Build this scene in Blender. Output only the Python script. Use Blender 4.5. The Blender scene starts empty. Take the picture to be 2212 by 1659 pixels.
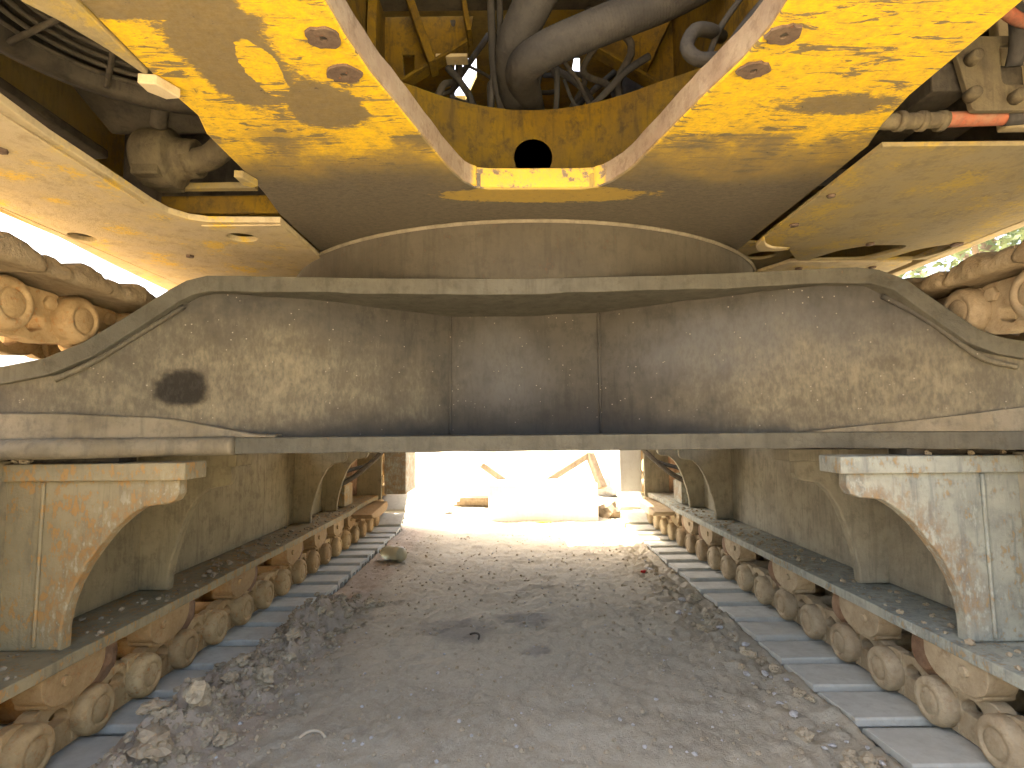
import bpy, bmesh, math, random
import numpy as np
from mathutils import Vector, Matrix, noise as mnoise

random.seed(7)
rng = np.random.default_rng(11)
R = math.radians
sc = bpy.context.scene
C = sc.collection

# ------------------------------------------------------------------ camera, world, sun, exposure
cam_d = bpy.data.cameras.new('camera')
cam = bpy.data.objects.new('camera', cam_d); C.objects.link(cam)
cam_d.sensor_width = 36.0
cam_d.lens = 36.0 * 1210.0 / 2212.0
cam_d.clip_start = 0.02; cam_d.clip_end = 2000
TILT, ROLL = R(4.53), R(0.55)
fwd = Vector((0, math.cos(TILT), math.sin(TILT)))
up0 = Vector((0, -math.sin(TILT), math.cos(TILT)))
rt0 = Vector((1, 0, 0))
rt = rt0 * math.cos(ROLL) - up0 * math.sin(ROLL)
up = up0 * math.cos(ROLL) + rt0 * math.sin(ROLL)
cam.matrix_world = Matrix(((rt.x, up.x, -fwd.x, 0.0), (rt.y, up.y, -fwd.y, 0.0), (rt.z, up.z, -fwd.z, 0.906), (0, 0, 0, 1)))
sc.camera = cam

SUN = Vector((-0.36, 0.22, 0.90)).normalized()
world = bpy.data.worlds.new('World'); sc.world = world; world.use_nodes = True
wn = world.node_tree; wn.nodes.clear()
w_out = wn.nodes.new('ShaderNodeOutputWorld'); w_bg = wn.nodes.new('ShaderNodeBackground'); w_sky = wn.nodes.new('ShaderNodeTexSky')
w_sky.sky_type = 'NISHITA'; w_sky.sun_disc = False
w_sky.sun_elevation = math.asin(SUN.z)
w_sky.sun_rotation = math.atan2(SUN.x, SUN.y)
w_sky.dust_density = 8.0; w_sky.ozone_density = 0.4
w_bg.inputs['Strength'].default_value = 0.15
wn.links.new(w_sky.outputs[0], w_bg.inputs[0]); wn.links.new(w_bg.outputs[0], w_out.inputs[0])
sun_d = bpy.data.lights.new('sun', 'SUN'); sun_d.energy = 3.3; sun_d.angle = R(0.53); sun_d.color = (1.0, 0.93, 0.82)
sun = bpy.data.objects.new('sun', sun_d); C.objects.link(sun)
sun.rotation_euler = SUN.to_track_quat('Z', 'Y').to_euler()
sc.view_settings.view_transform = 'Standard'; sc.view_settings.look = 'None'
sc.view_settings.gamma = 1.0; sc.view_settings.use_curve_mapping = False
sc.view_settings.exposure = 3.05
sc.cycles.max_bounces = 4; sc.cycles.diffuse_bounces = 3; sc.cycles.glossy_bounces = 2
sc.cycles.use_adaptive_sampling = True; sc.cycles.adaptive_threshold = 0.03
sc.cycles.sample_clamp_indirect = 8.0
sc.cycles.caustics_reflective = False; sc.cycles.caustics_refractive = False

# ------------------------------------------------------------------ material helper
class NT:
    def __init__(s, name, rough=0.85, spec=0.25):
        s.m = bpy.data.materials.new(name); s.m.use_nodes = True
        s.t = s.m.node_tree; s.t.nodes.clear()
        s.out = s.n('OutputMaterial'); s.b = s.n('BsdfPrincipled')
        s.l(s.b.outputs[0], s.out.inputs[0])
        s.b.inputs['Roughness'].default_value = rough
        s.b.inputs['Specular IOR Level'].default_value = spec
        s.geo = s.n('NewGeometry'); s.P = s.geo.outputs['Position']
        s.sep = s.n('SeparateXYZ'); s.l(s.P, s.sep.inputs[0])
        s.X, s.Y, s.Z = s.sep.outputs
        s.wn = {}
    def n(s, t): return s.t.nodes.new('ShaderNode' + t)
    def l(s, a, b): s.t.links.new(a, b)
    def put(s, inp, v):
        if hasattr(v, 'node'): s.l(v, inp)
        else: inp.default_value = v
    def math(s, op, a, b=None):
        m = s.n('Math'); m.operation = op; s.put(m.inputs[0], a)
        if b is not None: s.put(m.inputs[1], b)
        return m.outputs[0]
    def add(s, a, b): return s.math('ADD', a, b)
    def mul(s, a, b): return s.math('MULTIPLY', a, b)
    def sub(s, a, b): return s.math('SUBTRACT', a, b)
    def mx(s, a, b): return s.math('MAXIMUM', a, b)
    def vec(s, stretch=(1, 1, 1), off=(0, 0, 0)):
        m = s.n('Mapping'); s.l(s.P, m.inputs[0]); m.inputs['Scale'].default_value = stretch; m.inputs['Location'].default_value = off
        return m.outputs[0]
    def noise(s, scale, detail=5, rough=0.55, stretch=(1, 1, 1), off=(0, 0, 0), dist=0.0):
        k = s.n('TexNoise'); s.l(s.vec(stretch, off), k.inputs['Vector'])
        k.inputs['Scale'].default_value = scale; k.inputs['Detail'].default_value = detail
        k.inputs['Roughness'].default_value = rough; k.inputs['Distortion'].default_value = dist
        return k.outputs[0]
    def vor(s, scale, off=(0, 0, 0), stretch=(1, 1, 1)):
        k = s.n('TexVoronoi'); s.l(s.vec(stretch, off), k.inputs['Vector']); k.inputs['Scale'].default_value = scale
        return k.outputs['Distance']
    def thr(s, v, lo, hi, smooth=True):
        m = s.n('MapRange'); m.clamp = True
        if smooth: m.interpolation_type = 'SMOOTHSTEP'
        s.put(m.inputs[0], v); m.inputs[1].default_value = lo; m.inputs[2].default_value = hi
        return m.outputs[0]
    def blob(s, c, r, wob=0.35, wscale=14, soft=0.35, off=(0, 0, 0)):
        a = s.n('VectorMath'); a.operation = 'SUBTRACT'; s.l(s.P, a.inputs[0]); a.inputs[1].default_value = c
        d = s.n('VectorMath'); d.operation = 'DIVIDE'; s.l(a.outputs[0], d.inputs[0]); d.inputs[1].default_value = r
        e = s.n('VectorMath'); e.operation = 'LENGTH'; s.l(d.outputs[0], e.inputs[0])
        key = round(wscale / 8)
        if key not in s.wn: s.wn[key] = s.noise(wscale, 4, 0.65, off=(3, 1, 2))
        w = s.mul(s.sub(s.wn[key], 0.5), wob * 2)
        return s.sub(1.0, s.thr(s.add(e.outputs['Value'], w), 1 - soft, 1 + soft))
    def mix(s, f, a, b):
        m = s.n('Mix'); m.data_type = 'RGBA'
        s.put(m.inputs['Factor'], f)
        for i, v in ((6, a), (7, b)):
            if hasattr(v, 'node'): s.l(v, m.inputs[i])
            else: m.inputs[i].default_value = (v[0], v[1], v[2], 1)
        return m.outputs[2]
    def col(s, c):
        if hasattr(c, 'node'): s.l(c, s.b.inputs['Base Color'])
        else: s.b.inputs['Base Color'].default_value = (c[0], c[1], c[2], 1)
    def bump(s, h, strength=0.5, dist=0.01):
        k = s.n('Bump'); k.inputs['Strength'].default_value = strength; k.inputs['Distance'].default_value = dist
        s.l(h, k.inputs['Height']); s.l(k.outputs[0], s.b.inputs['Normal'])

YEL = (0.80, 0.495, 0.010); DUST = (0.155, 0.128, 0.082); DDUST = (0.10, 0.083, 0.055)
BROWN = (0.085, 0.055, 0.032)
M = {}

def mat_beam():
    k = NT('worn_yellow_beam_paint', 0.7, 0.3)
    big = k.noise(5, 5, 0.62)
    fine = k.noise(75, 3, 0.75, stretch=(1, 2.4, 1))
    streak = k.noise(15, 5, 0.72, stretch=(0.55, 3.2, 1), dist=0.8)
    spots = k.noise(38, 3, 0.7, off=(2, 0, 5))
    rag = k.add(k.mul(k.sub(fine, 0.5), 0.9), k.mul(k.sub(streak, 0.5), 0.9))
    # rubbed-off, dusty areas with ragged borders
    patch = k.mx(k.blob((-0.50, 0.96, 1.58), (0.095, 0.19, 0.5), 0.5, 9, 0.5), k.blob((-0.39, 1.12, 1.58), (0.085, 0.09, 0.5), 0.5, 11, 0.5))
    patch = k.mx(patch, k.blob((-0.62, 0.82, 1.58), (0.13, 0.05, 0.5), 0.6, 12, 0.6))
    patch = k.mul(patch, k.sub(1.0, k.blob((-0.462, 1.0, 1.58), (0.034, 0.085, 0.5), 0.4, 18, 0.12)))
    patch = k.mx(patch, k.mul(k.blob((0.70, 1.13, 1.58), (0.17, 0.045, 0.5), 0.7, 12, 0.8), 0.8))
    scuff = k.thr(k.add(streak, k.mul(big, 0.35)), 0.62, 0.86)
    hard = k.thr(k.add(k.mx(patch, k.mul(scuff, 0.8)), k.mul(rag, 0.8)), 0.36, 0.62)
    step = k.mul(k.thr(k.Y, 1.243, 1.249, False), k.thr(k.add(big, k.mul(rag, 0.25)), 0.40, 0.62))
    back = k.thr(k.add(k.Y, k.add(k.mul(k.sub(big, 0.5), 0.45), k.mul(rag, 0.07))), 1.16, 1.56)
    keep = k.sub(1.0, k.mul(k.thr(k.add(k.blob((0.10, 1.575, 1.58), (0.30, 0.055, 0.5), 0.5, 20, 0.5), k.mul(rag, 0.8)), 0.35, 0.55), 0.8))
    film = k.thr(k.add(k.mul(spots, 0.55), k.mul(fine, 0.45)), 0.36, 0.66)
    c = k.mix(k.mul(film, 0.75), YEL, (0.42, 0.28, 0.045))
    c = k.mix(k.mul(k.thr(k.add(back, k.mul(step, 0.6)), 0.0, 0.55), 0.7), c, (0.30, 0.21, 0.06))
    dust = k.mix(k.thr(fine, 0.3, 0.7), DDUST, DUST)
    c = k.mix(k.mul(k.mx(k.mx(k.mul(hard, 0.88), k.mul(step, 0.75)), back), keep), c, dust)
    speck = k.mul(k.thr(fine, 0.60, 0.70), k.thr(spots, 0.44, 0.60))
    c = k.mix(k.mul(speck, 0.7), c, (0.085, 0.06, 0.032))
    chips = k.thr(k.add(k.mul(spots, 0.8), k.mul(streak, 0.2)), 0.66, 0.685)
    c = k.mix(k.mul(chips, 0.85), c, (0.075, 0.052, 0.038))
    k.col(c)
    k.bump(k.noise(60, 2, 0.7), 0.35, 0.004)
    return k.m
M['beam'] = mat_beam()

def mat_dusty(name, base, dust, dark, dscale=6, off=(0, 0, 0), rust=None, rust_lo=0.6, rough=0.85, streaks=True, extra=None, light=None, bumpd=0.004, vary=0.0):
    k = NT(name, rough, 0.2)
    a = k.noise(dscale, 4, 0.62, off=off); b = k.noise(dscale * 2.6, 4, 0.7, off=(off[0] + 4, off[1], off[2] + 2))
    f = k.noise(80, 2, 0.7, off=off, stretch=(1, 1, 0.45) if streaks else (1, 1, 1))
    k.a, k.b_, k.f = a, b, f
    c = k.mix(k.thr(a, 0.34, 0.66), base, dust)
    c = k.mix(k.mul(k.thr(k.add(k.mul(b, 0.7), k.mul(f, 0.3)), 0.46, 0.68), 0.75), c, dark)
    if streaks:
        s_ = k.noise(30, 3, 0.7, stretch=(1, 1, 0.13), off=off)
        c = k.mix(k.mul(k.thr(s_, 0.5, 0.70), 0.5), c, dark)
        c = k.mix(k.mul(k.thr(s_, 0.46, 0.30), 0.4), c, dust)
    if light is not None:
        c = k.mix(k.mul(k.thr(k.add(k.mul(a, 0.75), k.mul(f, 0.25)), 0.46, 0.36), 0.8), c, light)
    if rust is not None:
        r = k.add(k.mul(b, 0.55), k.mul(f, 0.5))
        c = k.mix(k.mul(k.thr(r, rust_lo, rust_lo + 0.08), 0.85), c, rust)
    if extra: c = extra(k, c)
    if vary:
        oi = k.n('ObjectInfo'); c = k.mix(k.mul(oi.outputs['Random'], vary), c, dark)
    c = k.mix(k.mul(k.thr(f, 0.40, 0.72), 0.25), c, dust)
    k.col(c)
    k.bump(k.noise(60, 4, 0.72), 0.6, bumpd)
    return k.m

def carb_extra(k, c):
    # wiped grey areas, tan dust on the wings, an oily blot, pale flecks
    blue = k.mx(k.mul(k.blob((0.80, 1.8, 1.17), (0.40, 0.5, 0.12), 0.55, 6, 0.6), 0.6), k.mul(k.blob((-0.03, 2.1, 1.12), (0.15, 0.5, 0.14), 0.8, 8, 0.9), 0.5))
    c = k.mix(blue, c, (0.165, 0.162, 0.15))
    tan = k.mx(k.blob((-0.86, 1.8, 1.06), (0.50, 0.5, 0.17), 0.8, 5, 0.7), k.blob((1.14, 1.7, 1.0), (0.50, 0.5, 0.17), 0.8, 5, 0.7))
    c = k.mix(k.mul(tan, k.add(0.25, k.mul(k.a, 0.7))), c, (0.27, 0.228, 0.14))
    grime = k.mul(k.thr(k.add(k.mul(k.b_, 0.55), k.mul(k.f, 0.45)), 0.46, 0.60), k.add(k.mul(tan, 0.7), 0.1))
    c = k.mix(k.mul(grime, 0.35), c, (0.06, 0.052, 0.04))
    pale = k.mul(k.thr(k.add(k.mul(k.b_, 0.5), k.mul(k.f, 0.5)), 0.47, 0.38), k.mul(tan, 0.25))
    c = k.mix(pale, c, (0.34, 0.29, 0.185))
    fl = k.mul(k.thr(k.vor(52, stretch=(1, 0.6, 1)), 0.13, 0.09), k.thr(k.noise(17, 1), 0.52, 0.6))
    c = k.mix(k.mul(fl, 0.8), c, (0.40, 0.35, 0.26))
    c = k.mix(k.mul(k.blob((-1.035, 1.75, 1.04), (0.066, 0.4, 0.060), 0.4, 16, 0.25), 0.95), c, (0.022, 0.018, 0.013))
    band = k.mul(k.thr(k.add(k.Z, k.mul(k.a, 0.16)), 1.06, 0.96), k.thr(k.math('ABSOLUTE', k.sub(k.X, 0.0)), 0.95, 0.55))  # dark low centre band, partly shade put into the colour
    c = k.mix(k.mul(band, 0.6), c, (0.058, 0.053, 0.046))
    return c
def arch_rust(k, c):
    # rust eats in from the flame-cut arch of the bracket
    dx = k.sub(k.math('ABSOLUTE', k.X), 0.93); dz = k.sub(k.Z, 0.33)
    d = k.math('SQRT', k.add(k.mul(dx, dx), k.mul(dz, dz)))
    n_ = k.add(k.mul(k.b_, 0.5), k.mul(k.f, 0.6))
    up_ = k.thr(k.Z, 0.295, 0.36)
    m_ = k.mul(up_, k.mul(k.thr(k.add(d, k.mul(n_, 0.10)), 0.53, 0.43), k.thr(n_, 0.46, 0.62)))
    c = k.mix(k.mul(m_, 0.62), c, (0.33, 0.185, 0.065))
    w_ = k.mul(up_, k.mul(k.thr(k.add(d, k.mul(n_, 0.08)), 0.52, 0.43), k.thr(n_, 0.50, 0.42)))
    return k.mix(k.mul(w_, 0.5), c, (0.50, 0.45, 0.33))
M['carbody'] = mat_dusty('dusty_grey_cast_steel', (0.072, 0.064, 0.050), (0.095, 0.085, 0.064), (0.048, 0.043, 0.034), 5, extra=carb_extra)
M['carb_edge'] = mat_dusty('dusty_flame_cut_edge', (0.107, 0.0969, 0.0688), (0.138, 0.125, 0.0884), (0.0723, 0.0646, 0.0446), 9, off=(3, 0, 0), rust=(0.166, 0.101, 0.0524), rust_lo=0.66)
M['tan_edge'] = mat_dusty('tan_dust_on_ledge', (0.196, 0.163, 0.103), (0.259, 0.218, 0.144), (0.115, 0.0978, 0.069), 8, off=(2, 2, 2))
M['drum'] = mat_dusty('dusty_slew_ring_cover', (0.0774, 0.0655, 0.0436), (0.0946, 0.0808, 0.0534), (0.0573, 0.0485, 0.0327), 7, off=(0, 5, 0), rust=(0.0884, 0.0585, 0.0338), rust_lo=0.60)
M['bracket_warm'] = mat_dusty('warm_lit_dust_over_rusty_bracket', (0.268, 0.222, 0.127), (0.347, 0.286, 0.161), (0.162, 0.142, 0.0898), 7, off=(5, 2, 0), rust=(0.448, 0.229, 0.0587), rust_lo=0.54, extra=arch_rust)  # warm light of this side tinted into the dust, besides real rust
M['bracket_cool'] = mat_dusty('cool_lit_chipped_bracket', (0.281, 0.286, 0.234), (0.43, 0.431, 0.344), (0.131, 0.151, 0.148), 6, off=(1, 7, 0), rust=(0.374, 0.241, 0.0858), rust_lo=0.575, light=(0.486, 0.501, 0.419), extra=arch_rust)  # cool sky light tinted into the paler grey, besides real rust
M['frame'] = mat_dusty('warm_lit_dusty_track_frame', (0.282, 0.235, 0.134), (0.351, 0.288, 0.167), (0.161, 0.131, 0.0797), 6, off=(8, 2, 0))
M['frame_cool'] = mat_dusty('cool_lit_dusty_track_frame', (0.305, 0.278, 0.204), (0.403, 0.362, 0.258), (0.18, 0.167, 0.123), 6, off=(2, 8, 0))  # cool-lit copy of the frame dust
M['link'] = mat_dusty('warm_lit_rust_and_mud_chain', (0.463, 0.317, 0.139), (0.574, 0.408, 0.197), (0.262, 0.154, 0.0627), 14, off=(0, 1, 3), rust=(0.474, 0.192, 0.0449), rust_lo=0.58, streaks=False, bumpd=0.006, vary=0.7)
M['link_cool'] = mat_dusty('cool_lit_mud_chain', (0.405, 0.318, 0.192), (0.526, 0.427, 0.269), (0.241, 0.168, 0.0902), 14, off=(0, 6, 3), rust=(0.417, 0.199, 0.0652), rust_lo=0.63, streaks=False, bumpd=0.006, vary=0.7)  # cool-lit copy of the chain mud and rust
M['roller'] = mat_dusty('rusty_brown_roller', (0.286, 0.16, 0.0825), (0.396, 0.264, 0.154), (0.121, 0.066, 0.0385), 12, rust=(0.44, 0.187, 0.055), rust_lo=0.6, streaks=False, vary=0.7)
M['shoe'] = mat_dusty('grey_dusty_shoe_plate', (0.476, 0.461, 0.383), (0.548, 0.54, 0.46), (0.381, 0.358, 0.288), 10, off=(0, 0, 5), streaks=False, bumpd=0.002, vary=0.45)
M['deck'] = mat_dusty('bounce_lit_dusty_yellow_deck', (0.55, 0.43, 0.21), (0.50, 0.405, 0.24), (0.34, 0.26, 0.135), 7, off=(4, 4, 0), light=(0.72, 0.48, 0.05), streaks=False)  # paleness is bounce from sunlit ground put into the colour, with dust
M['panel'] = mat_dusty('dull_dusty_yellow_cover', (0.321, 0.239, 0.0863), (0.287, 0.231, 0.12), (0.185, 0.149, 0.0776), 6, off=(1, 2, 0), light=(0.423, 0.297, 0.0517), streaks=False)
M['yel_in'] = mat_dusty('shaded_grimy_inner_yellow', (0.188, 0.111, 0.00491), (0.135, 0.0819, 0.0123), (0.0369, 0.0267, 0.0144), 9, off=(2, 5, 1), rust_lo=0.6)  # yellow darkened to carry the shade of the well, besides its grime
M['dark'] = mat_dusty('black_greasy_machinery', (0.05, 0.042, 0.032), (0.10, 0.085, 0.06), (0.025, 0.022, 0.018), 7)
M['brown_casting'] = mat_dusty('dusty_brown_casting', (0.111, 0.0878, 0.0488), (0.156, 0.124, 0.065), (0.052, 0.039, 0.026), 9, off=(6, 3, 3))
M['dim'] = mat_dusty('dusty_dark_machinery', (0.062, 0.051, 0.034), (0.095, 0.078, 0.05), (0.032, 0.027, 0.019), 7, off=(3, 3, 3))
M['hose'] = mat_dusty('dust_covered_rubber_hose', (0.0506, 0.0462, 0.0387), (0.0704, 0.0625, 0.0493), (0.0308, 0.0282, 0.0242), 10, off=(4, 0, 1), streaks=False)
M['rim'] = mat_dusty('rusty_cut_edge', (0.27, 0.19, 0.115), (0.33, 0.25, 0.15), (0.16, 0.10, 0.055), 11, off=(1, 1, 6), extra=lambda k, c: k.mix(k.mul(k.thr(k.add(k.Y, k.mul(k.b_, 0.02)), 1.512, 1.524), k.thr(k.b_, 0.62, 0.52)), c, (0.66, 0.42, 0.05)), streaks=False)
M['bolt'] = mat_dusty('rusted_bolt_patch', (0.11, 0.075, 0.052), (0.16, 0.11, 0.07), (0.06, 0.04, 0.028), 30, rust=(0.30, 0.10, 0.03), rust_lo=0.62, streaks=False)
M['red'] = mat_dusty('faded_orange_red_sleeve', (0.349, 0.0966, 0.0439), (0.259, 0.142, 0.081), (0.169, 0.0647, 0.0405), 14, streaks=False)
M['house'] = mat_dusty('dull_yellow_body_panel', (0.5, 0.3, 0.03), (0.42, 0.3, 0.1), (0.2, 0.15, 0.07), 2)

def mat_ground():
    k = NT('compacted_dirt', 0.95, 0.1)
    a = k.noise(1.6, 4, 0.6); b = k.noise(9, 4, 0.68, off=(3, 2, 0)); f = k.noise(60, 4, 0.75, off=(1, 1, 1)); g = k.noise(190, 2, 0.7)
    c = k.mix(k.thr(a, 0.34, 0.66), (0.385, 0.332, 0.235), (0.455, 0.40, 0.29))
    c = k.mix(k.mul(k.thr(b, 0.48, 0.72), 0.55), c, (0.28, 0.243, 0.18))
    c = k.mix(k.mul(k.thr(f, 0.36, 0.72), 0.6), c, (0.50, 0.445, 0.33))
    c = k.mix(k.mul(k.thr(g, 0.60, 0.72), 0.4), c, (0.24, 0.205, 0.165))
    oil = k.mx(k.blob((-0.27, 2.72, 0), (0.16, 0.13, 1), 0.7, 9, 0.4), k.blob((0.05, 2.85, 0), (0.14, 0.09, 1), 0.7, 9, 0.4, off=(2, 2, 2)))
    oil = k.mx(oil, k.blob((0.10, 2.45, 0), (0.06, 0.05, 1), 0.7, 16, 0.4, off=(5, 2, 2)))
    c = k.mix(k.mul(oil, 0.45), c, (0.13, 0.125, 0.12))
    # redder subsoil where the ridge was pushed up
    c = k.mix(k.mul(k.thr(k.add(k.X, k.mul(k.sub(b, 0.5), 0.22)), -0.74, -0.86), 0.65), c, k.mix(f, (0.36, 0.27, 0.19), (0.56, 0.45, 0.335)))
    st = k.thr(k.vor(46), 0.10, 0.05)
    c = k.mix(k.mul(st, k.mul(k.thr(b, 0.45, 0.6), 0.7)), c, (0.57, 0.55, 0.49))
    k.col(c); k.bump(k.noise(55, 5, 0.78), 0.9, 0.008)
    return k.m
M['ground'] = mat_ground()
M['clod'] = mat_dusty('dry_earth_clod', (0.422, 0.343, 0.218), (0.528, 0.446, 0.298), (0.298, 0.233, 0.15), 22, streaks=False, bumpd=0.008, vary=0.7)
M['pebble'] = mat_dusty('pale_pebble', (0.425, 0.404, 0.365), (0.527, 0.501, 0.459), (0.306, 0.281, 0.246), 30, streaks=False)
M['mud'] = mat_dusty('caked_mud', (0.306, 0.227, 0.124), (0.373, 0.294, 0.172), (0.203, 0.143, 0.075), 16, streaks=False, bumpd=0.01, vary=0.7)
M['concrete'] = mat_dusty('pale_concrete', (0.821, 0.81, 0.778), (0.85, 0.85, 0.821), (0.734, 0.713, 0.67), 5)
M['timber'] = mat_dusty('weathered_timber', (0.21, 0.154, 0.091), (0.266, 0.203, 0.126), (0.126, 0.091, 0.056), 12)
M['ypaint'] = mat_dusty('yellow_painted_bar', (0.70, 0.42, 0.03), (0.62, 0.42, 0.1), (0.4, 0.25, 0.06), 9)
M['rock'] = mat_dusty('grey_rubble', (0.33, 0.31, 0.28), (0.42, 0.40, 0.36), (0.22, 0.2, 0.18), 14, streaks=False, bumpd=0.01)
kp = NT('cloudy_plastic', 0.25, 0.5); kp.col((0.72, 0.66, 0.42)); kp.b.inputs['Transmission Weight'].default_value = 0.45
kp.bump(kp.noise(40, 4), 0.3, 0.004); M['plastic'] = kp.m
kp = NT('dull_plastic_cap', 0.4, 0.5); kp.col(kp.mix(kp.noise(30), (0.62, 0.55, 0.3), (0.7, 0.66, 0.5))); M['cap'] = kp.m
kp = NT('red_scrap', 0.5, 0.4); kp.col(kp.mix(kp.noise(60), (0.55, 0.02, 0.02), (0.4, 0.03, 0.02))); M['scrap'] = kp.m
kp = NT('pale_wood_shaving', 0.8, 0.2); kp.col(kp.mix(kp.noise(60), (0.5, 0.40, 0.26), (0.62, 0.54, 0.40))); M['shaving'] = kp.m
kp = NT('leaf_green', 0.7, 0.3); kp.col(kp.mix(kp.noise(3, 3), (0.09, 0.13, 0.05), (0.16, 0.19, 0.09))); M['leaf'] = kp.m
kp = NT('bark', 0.9, 0.2); kp.col(kp.mix(kp.noise(12, 5), (0.10, 0.075, 0.05), (0.17, 0.13, 0.09))); M['bark'] = kp.m

# ------------------------------------------------------------------ mesh helpers
def link(o, parent=None):
    C.objects.link(o)
    if parent is not None:
        o.parent = parent
        o.matrix_parent_inverse = WM[parent.name].inverted()
    WM[o.name] = o.matrix_basis.copy()
    return o
WM = {}

def tag(o, label=None, cat=None, group=None, kind=None):
    if label: o['label'] = label
    if cat: o['category'] = cat
    if group: o['group'] = group
    if kind: o['kind'] = kind
    return o

def empty(name, loc=(0, 0, 0), parent=None):
    o = bpy.data.objects.new(name, None); o.location = loc
    o.matrix_basis = Matrix.Translation(loc); o.empty_display_size = 0.1
    return link(o, parent)

class MB:
    def __init__(s): s.v = []; s.f = []; s.sm = []
    def raw(s, vs, fs, smooth=False):
        o = len(s.v); s.v += [tuple(p) for p in vs]; s.f += [tuple(i + o for i in f) for f in fs]; s.sm += [smooth] * len(fs); return s
    def box(s, a, b):
        (x0, y0, z0), (x1, y1, z1) = a, b
        return s.raw([(x0, y0, z0), (x1, y0, z0), (x1, y1, z0), (x0, y1, z0), (x0, y0, z1), (x1, y0, z1), (x1, y1, z1), (x0, y1, z1)],
                     [(0, 3, 2, 1), (4, 5, 6, 7), (0, 1, 5, 4), (1, 2, 6, 5), (2, 3, 7, 6), (3, 0, 4, 7)])
    def prism(s, poly, axis, lo, hi):
        # poly (a,b) in the two other axes; convex or simple; caps are ngons
        def P(p, c):
            return {'x': (c, p[0], p[1]), 'y': (p[0], c, p[1]), 'z': (p[0], p[1], c)}[axis]
        n = len(poly)
        return s.raw([P(p, lo) for p in poly] + [P(p, hi) for p in poly],
                     [tuple(range(n)), tuple(range(2 * n - 1, n - 1, -1))] + [(i, i + n, (i + 1) % n + n, (i + 1) % n) for i in range(n)])
    def lathe(s, prof, axis='x', c=(0, 0, 0), n=24, smooth=True):
        # prof: list of (pos along axis, radius)
        vs = []
        for (t, r) in prof:
            for i in range(n):
                a = 2 * math.pi * i / n; u, v = r * math.cos(a), r * math.sin(a)
                p = {'x': (t, u, v), 'y': (u, t, v), 'z': (u, v, t)}[axis]
                vs.append((p[0] + c[0], p[1] + c[1], p[2] + c[2]))
        fs = []
        for k in range(len(prof) - 1):
            for i in range(n):
                j = (i + 1) % n
                fs.append((k * n + i, k * n + j, (k + 1) * n + j, (k + 1) * n + i))
        fs.append(tuple(range(n))); fs.append(tuple(range((len(prof) - 1) * n, len(prof) * n)))
        s.raw(vs, fs, smooth); s.sm[-1] = s.sm[-2] = False
        return s
    def tube(s, pts, r, n=12, rib=0.0, ribp=0.02, step=0.012, close=True):
        P = smooth_path(pts, step)
        T = [((P[min(i + 1, len(P) - 1)] - P[max(i - 1, 0)]).normalized()) for i in range(len(P))]
        ref = Vector((0, 0, 1)) if abs(T[0].z) < 0.9 else Vector((1, 0, 0))
        N_ = (ref - T[0] * ref.dot(T[0])).normalized(); vs = []; d = 0
        for i, p in enumerate(P):
            if i: d += (P[i] - P[i - 1]).length
            N_ = (N_ - T[i] * N_.dot(T[i])).normalized(); B = T[i].cross(N_)
            rr = r + (rib * math.sin(2 * math.pi * d / ribp) if rib else 0)
            for q in range(n):
                a = 2 * math.pi * q / n
                vs.append(p + (N_ * math.cos(a) + B * math.sin(a)) * rr)
        fs = []
        for k in range(len(P) - 1):
            for i in range(n):
                j = (i + 1) % n; fs.append((k * n + i, k * n + j, (k + 1) * n + j, (k + 1) * n + i))
        if close: fs.append(tuple(range(n))); fs.append(tuple(range((len(P) - 1) * n, len(P) * n)))
        return s.raw(vs, fs, True)
    def mesh(s, name, bevel=0.0, seg=2):
        me = bpy.data.meshes.new(name); me.from_pydata(s.v, [], s.f)
        for p, q in zip(me.polygons, s.sm): p.use_smooth = q
        bm = bmesh.new(); bm.from_mesh(me)
        bmesh.ops.recalc_face_normals(bm, faces=bm.faces)
        if bevel:
            ed = [e for e in bm.edges if len(e.link_faces) == 2 and e.calc_face_angle(0) > 0.5]
            try: bmesh.ops.bevel(bm, geom=ed, offset=bevel, segments=seg, affect='EDGES', profile=0.6, clamp_overlap=True)
            except Exception: pass
        bm.to_mesh(me); bm.free(); return me
    def build(s, name, mat, parent=None, bevel=0.0, seg=2):
        me = s.mesh(name, bevel, seg); me.materials.append(M[mat])
        return link(bpy.data.objects.new(name, me), parent)

def smooth_path(pts, step):
    pts = [Vector(p) for p in pts]
    if len(pts) == 2:
        n = max(2, int((pts[1] - pts[0]).length / step)); return [pts[0].lerp(pts[1], i / n) for i in range(n + 1)]
    q = [pts[0] * 2 - pts[1]] + pts + [pts[-1] * 2 - pts[-2]]; out = []
    for i in range(1, len(q) - 2):
        a, b, c, d = q[i - 1:i + 3]; n = max(2, int((c - b).length / step))
        for k in range(n):
            t = k / n
            out.append(0.5 * ((2 * b) + (c - a) * t + (2 * a - 5 * b + 4 * c - d) * t * t + (3 * b - a - 3 * c + d) * t ** 3))
    out.append(pts[-1]); return out

def rounded(poly, rads, n=6):
    out = []; m = len(poly)
    for i, p in enumerate(poly):
        r = rads if not isinstance(rads, (list, tuple)) else rads[i]
        p = Vector(p); a = Vector(poly[i - 1]); b = Vector(poly[(i + 1) % m])
        if r <= 0: out.append(tuple(p)); continue
        u = (a - p); v = (b - p); r1 = min(r, u.length * 0.45, v.length * 0.45)
        s0, s1 = p + u.normalized() * r1, p + v.normalized() * r1
        for k in range(n + 1):
            t = k / n; out.append(tuple((s0 * (1 - t) ** 2 + p * 2 * t * (1 - t) + s1 * t * t)))
    return out
def ellipse(cx, cy, rx, ry, n=28, wob=0.0):
    return [(cx + rx * math.cos(2 * math.pi * i / n) * (1 + random.uniform(-wob, wob)), cy + ry * math.sin(2 * math.pi * i / n) * (1 + random.uniform(-wob, wob))) for i in range(n)]

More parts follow.
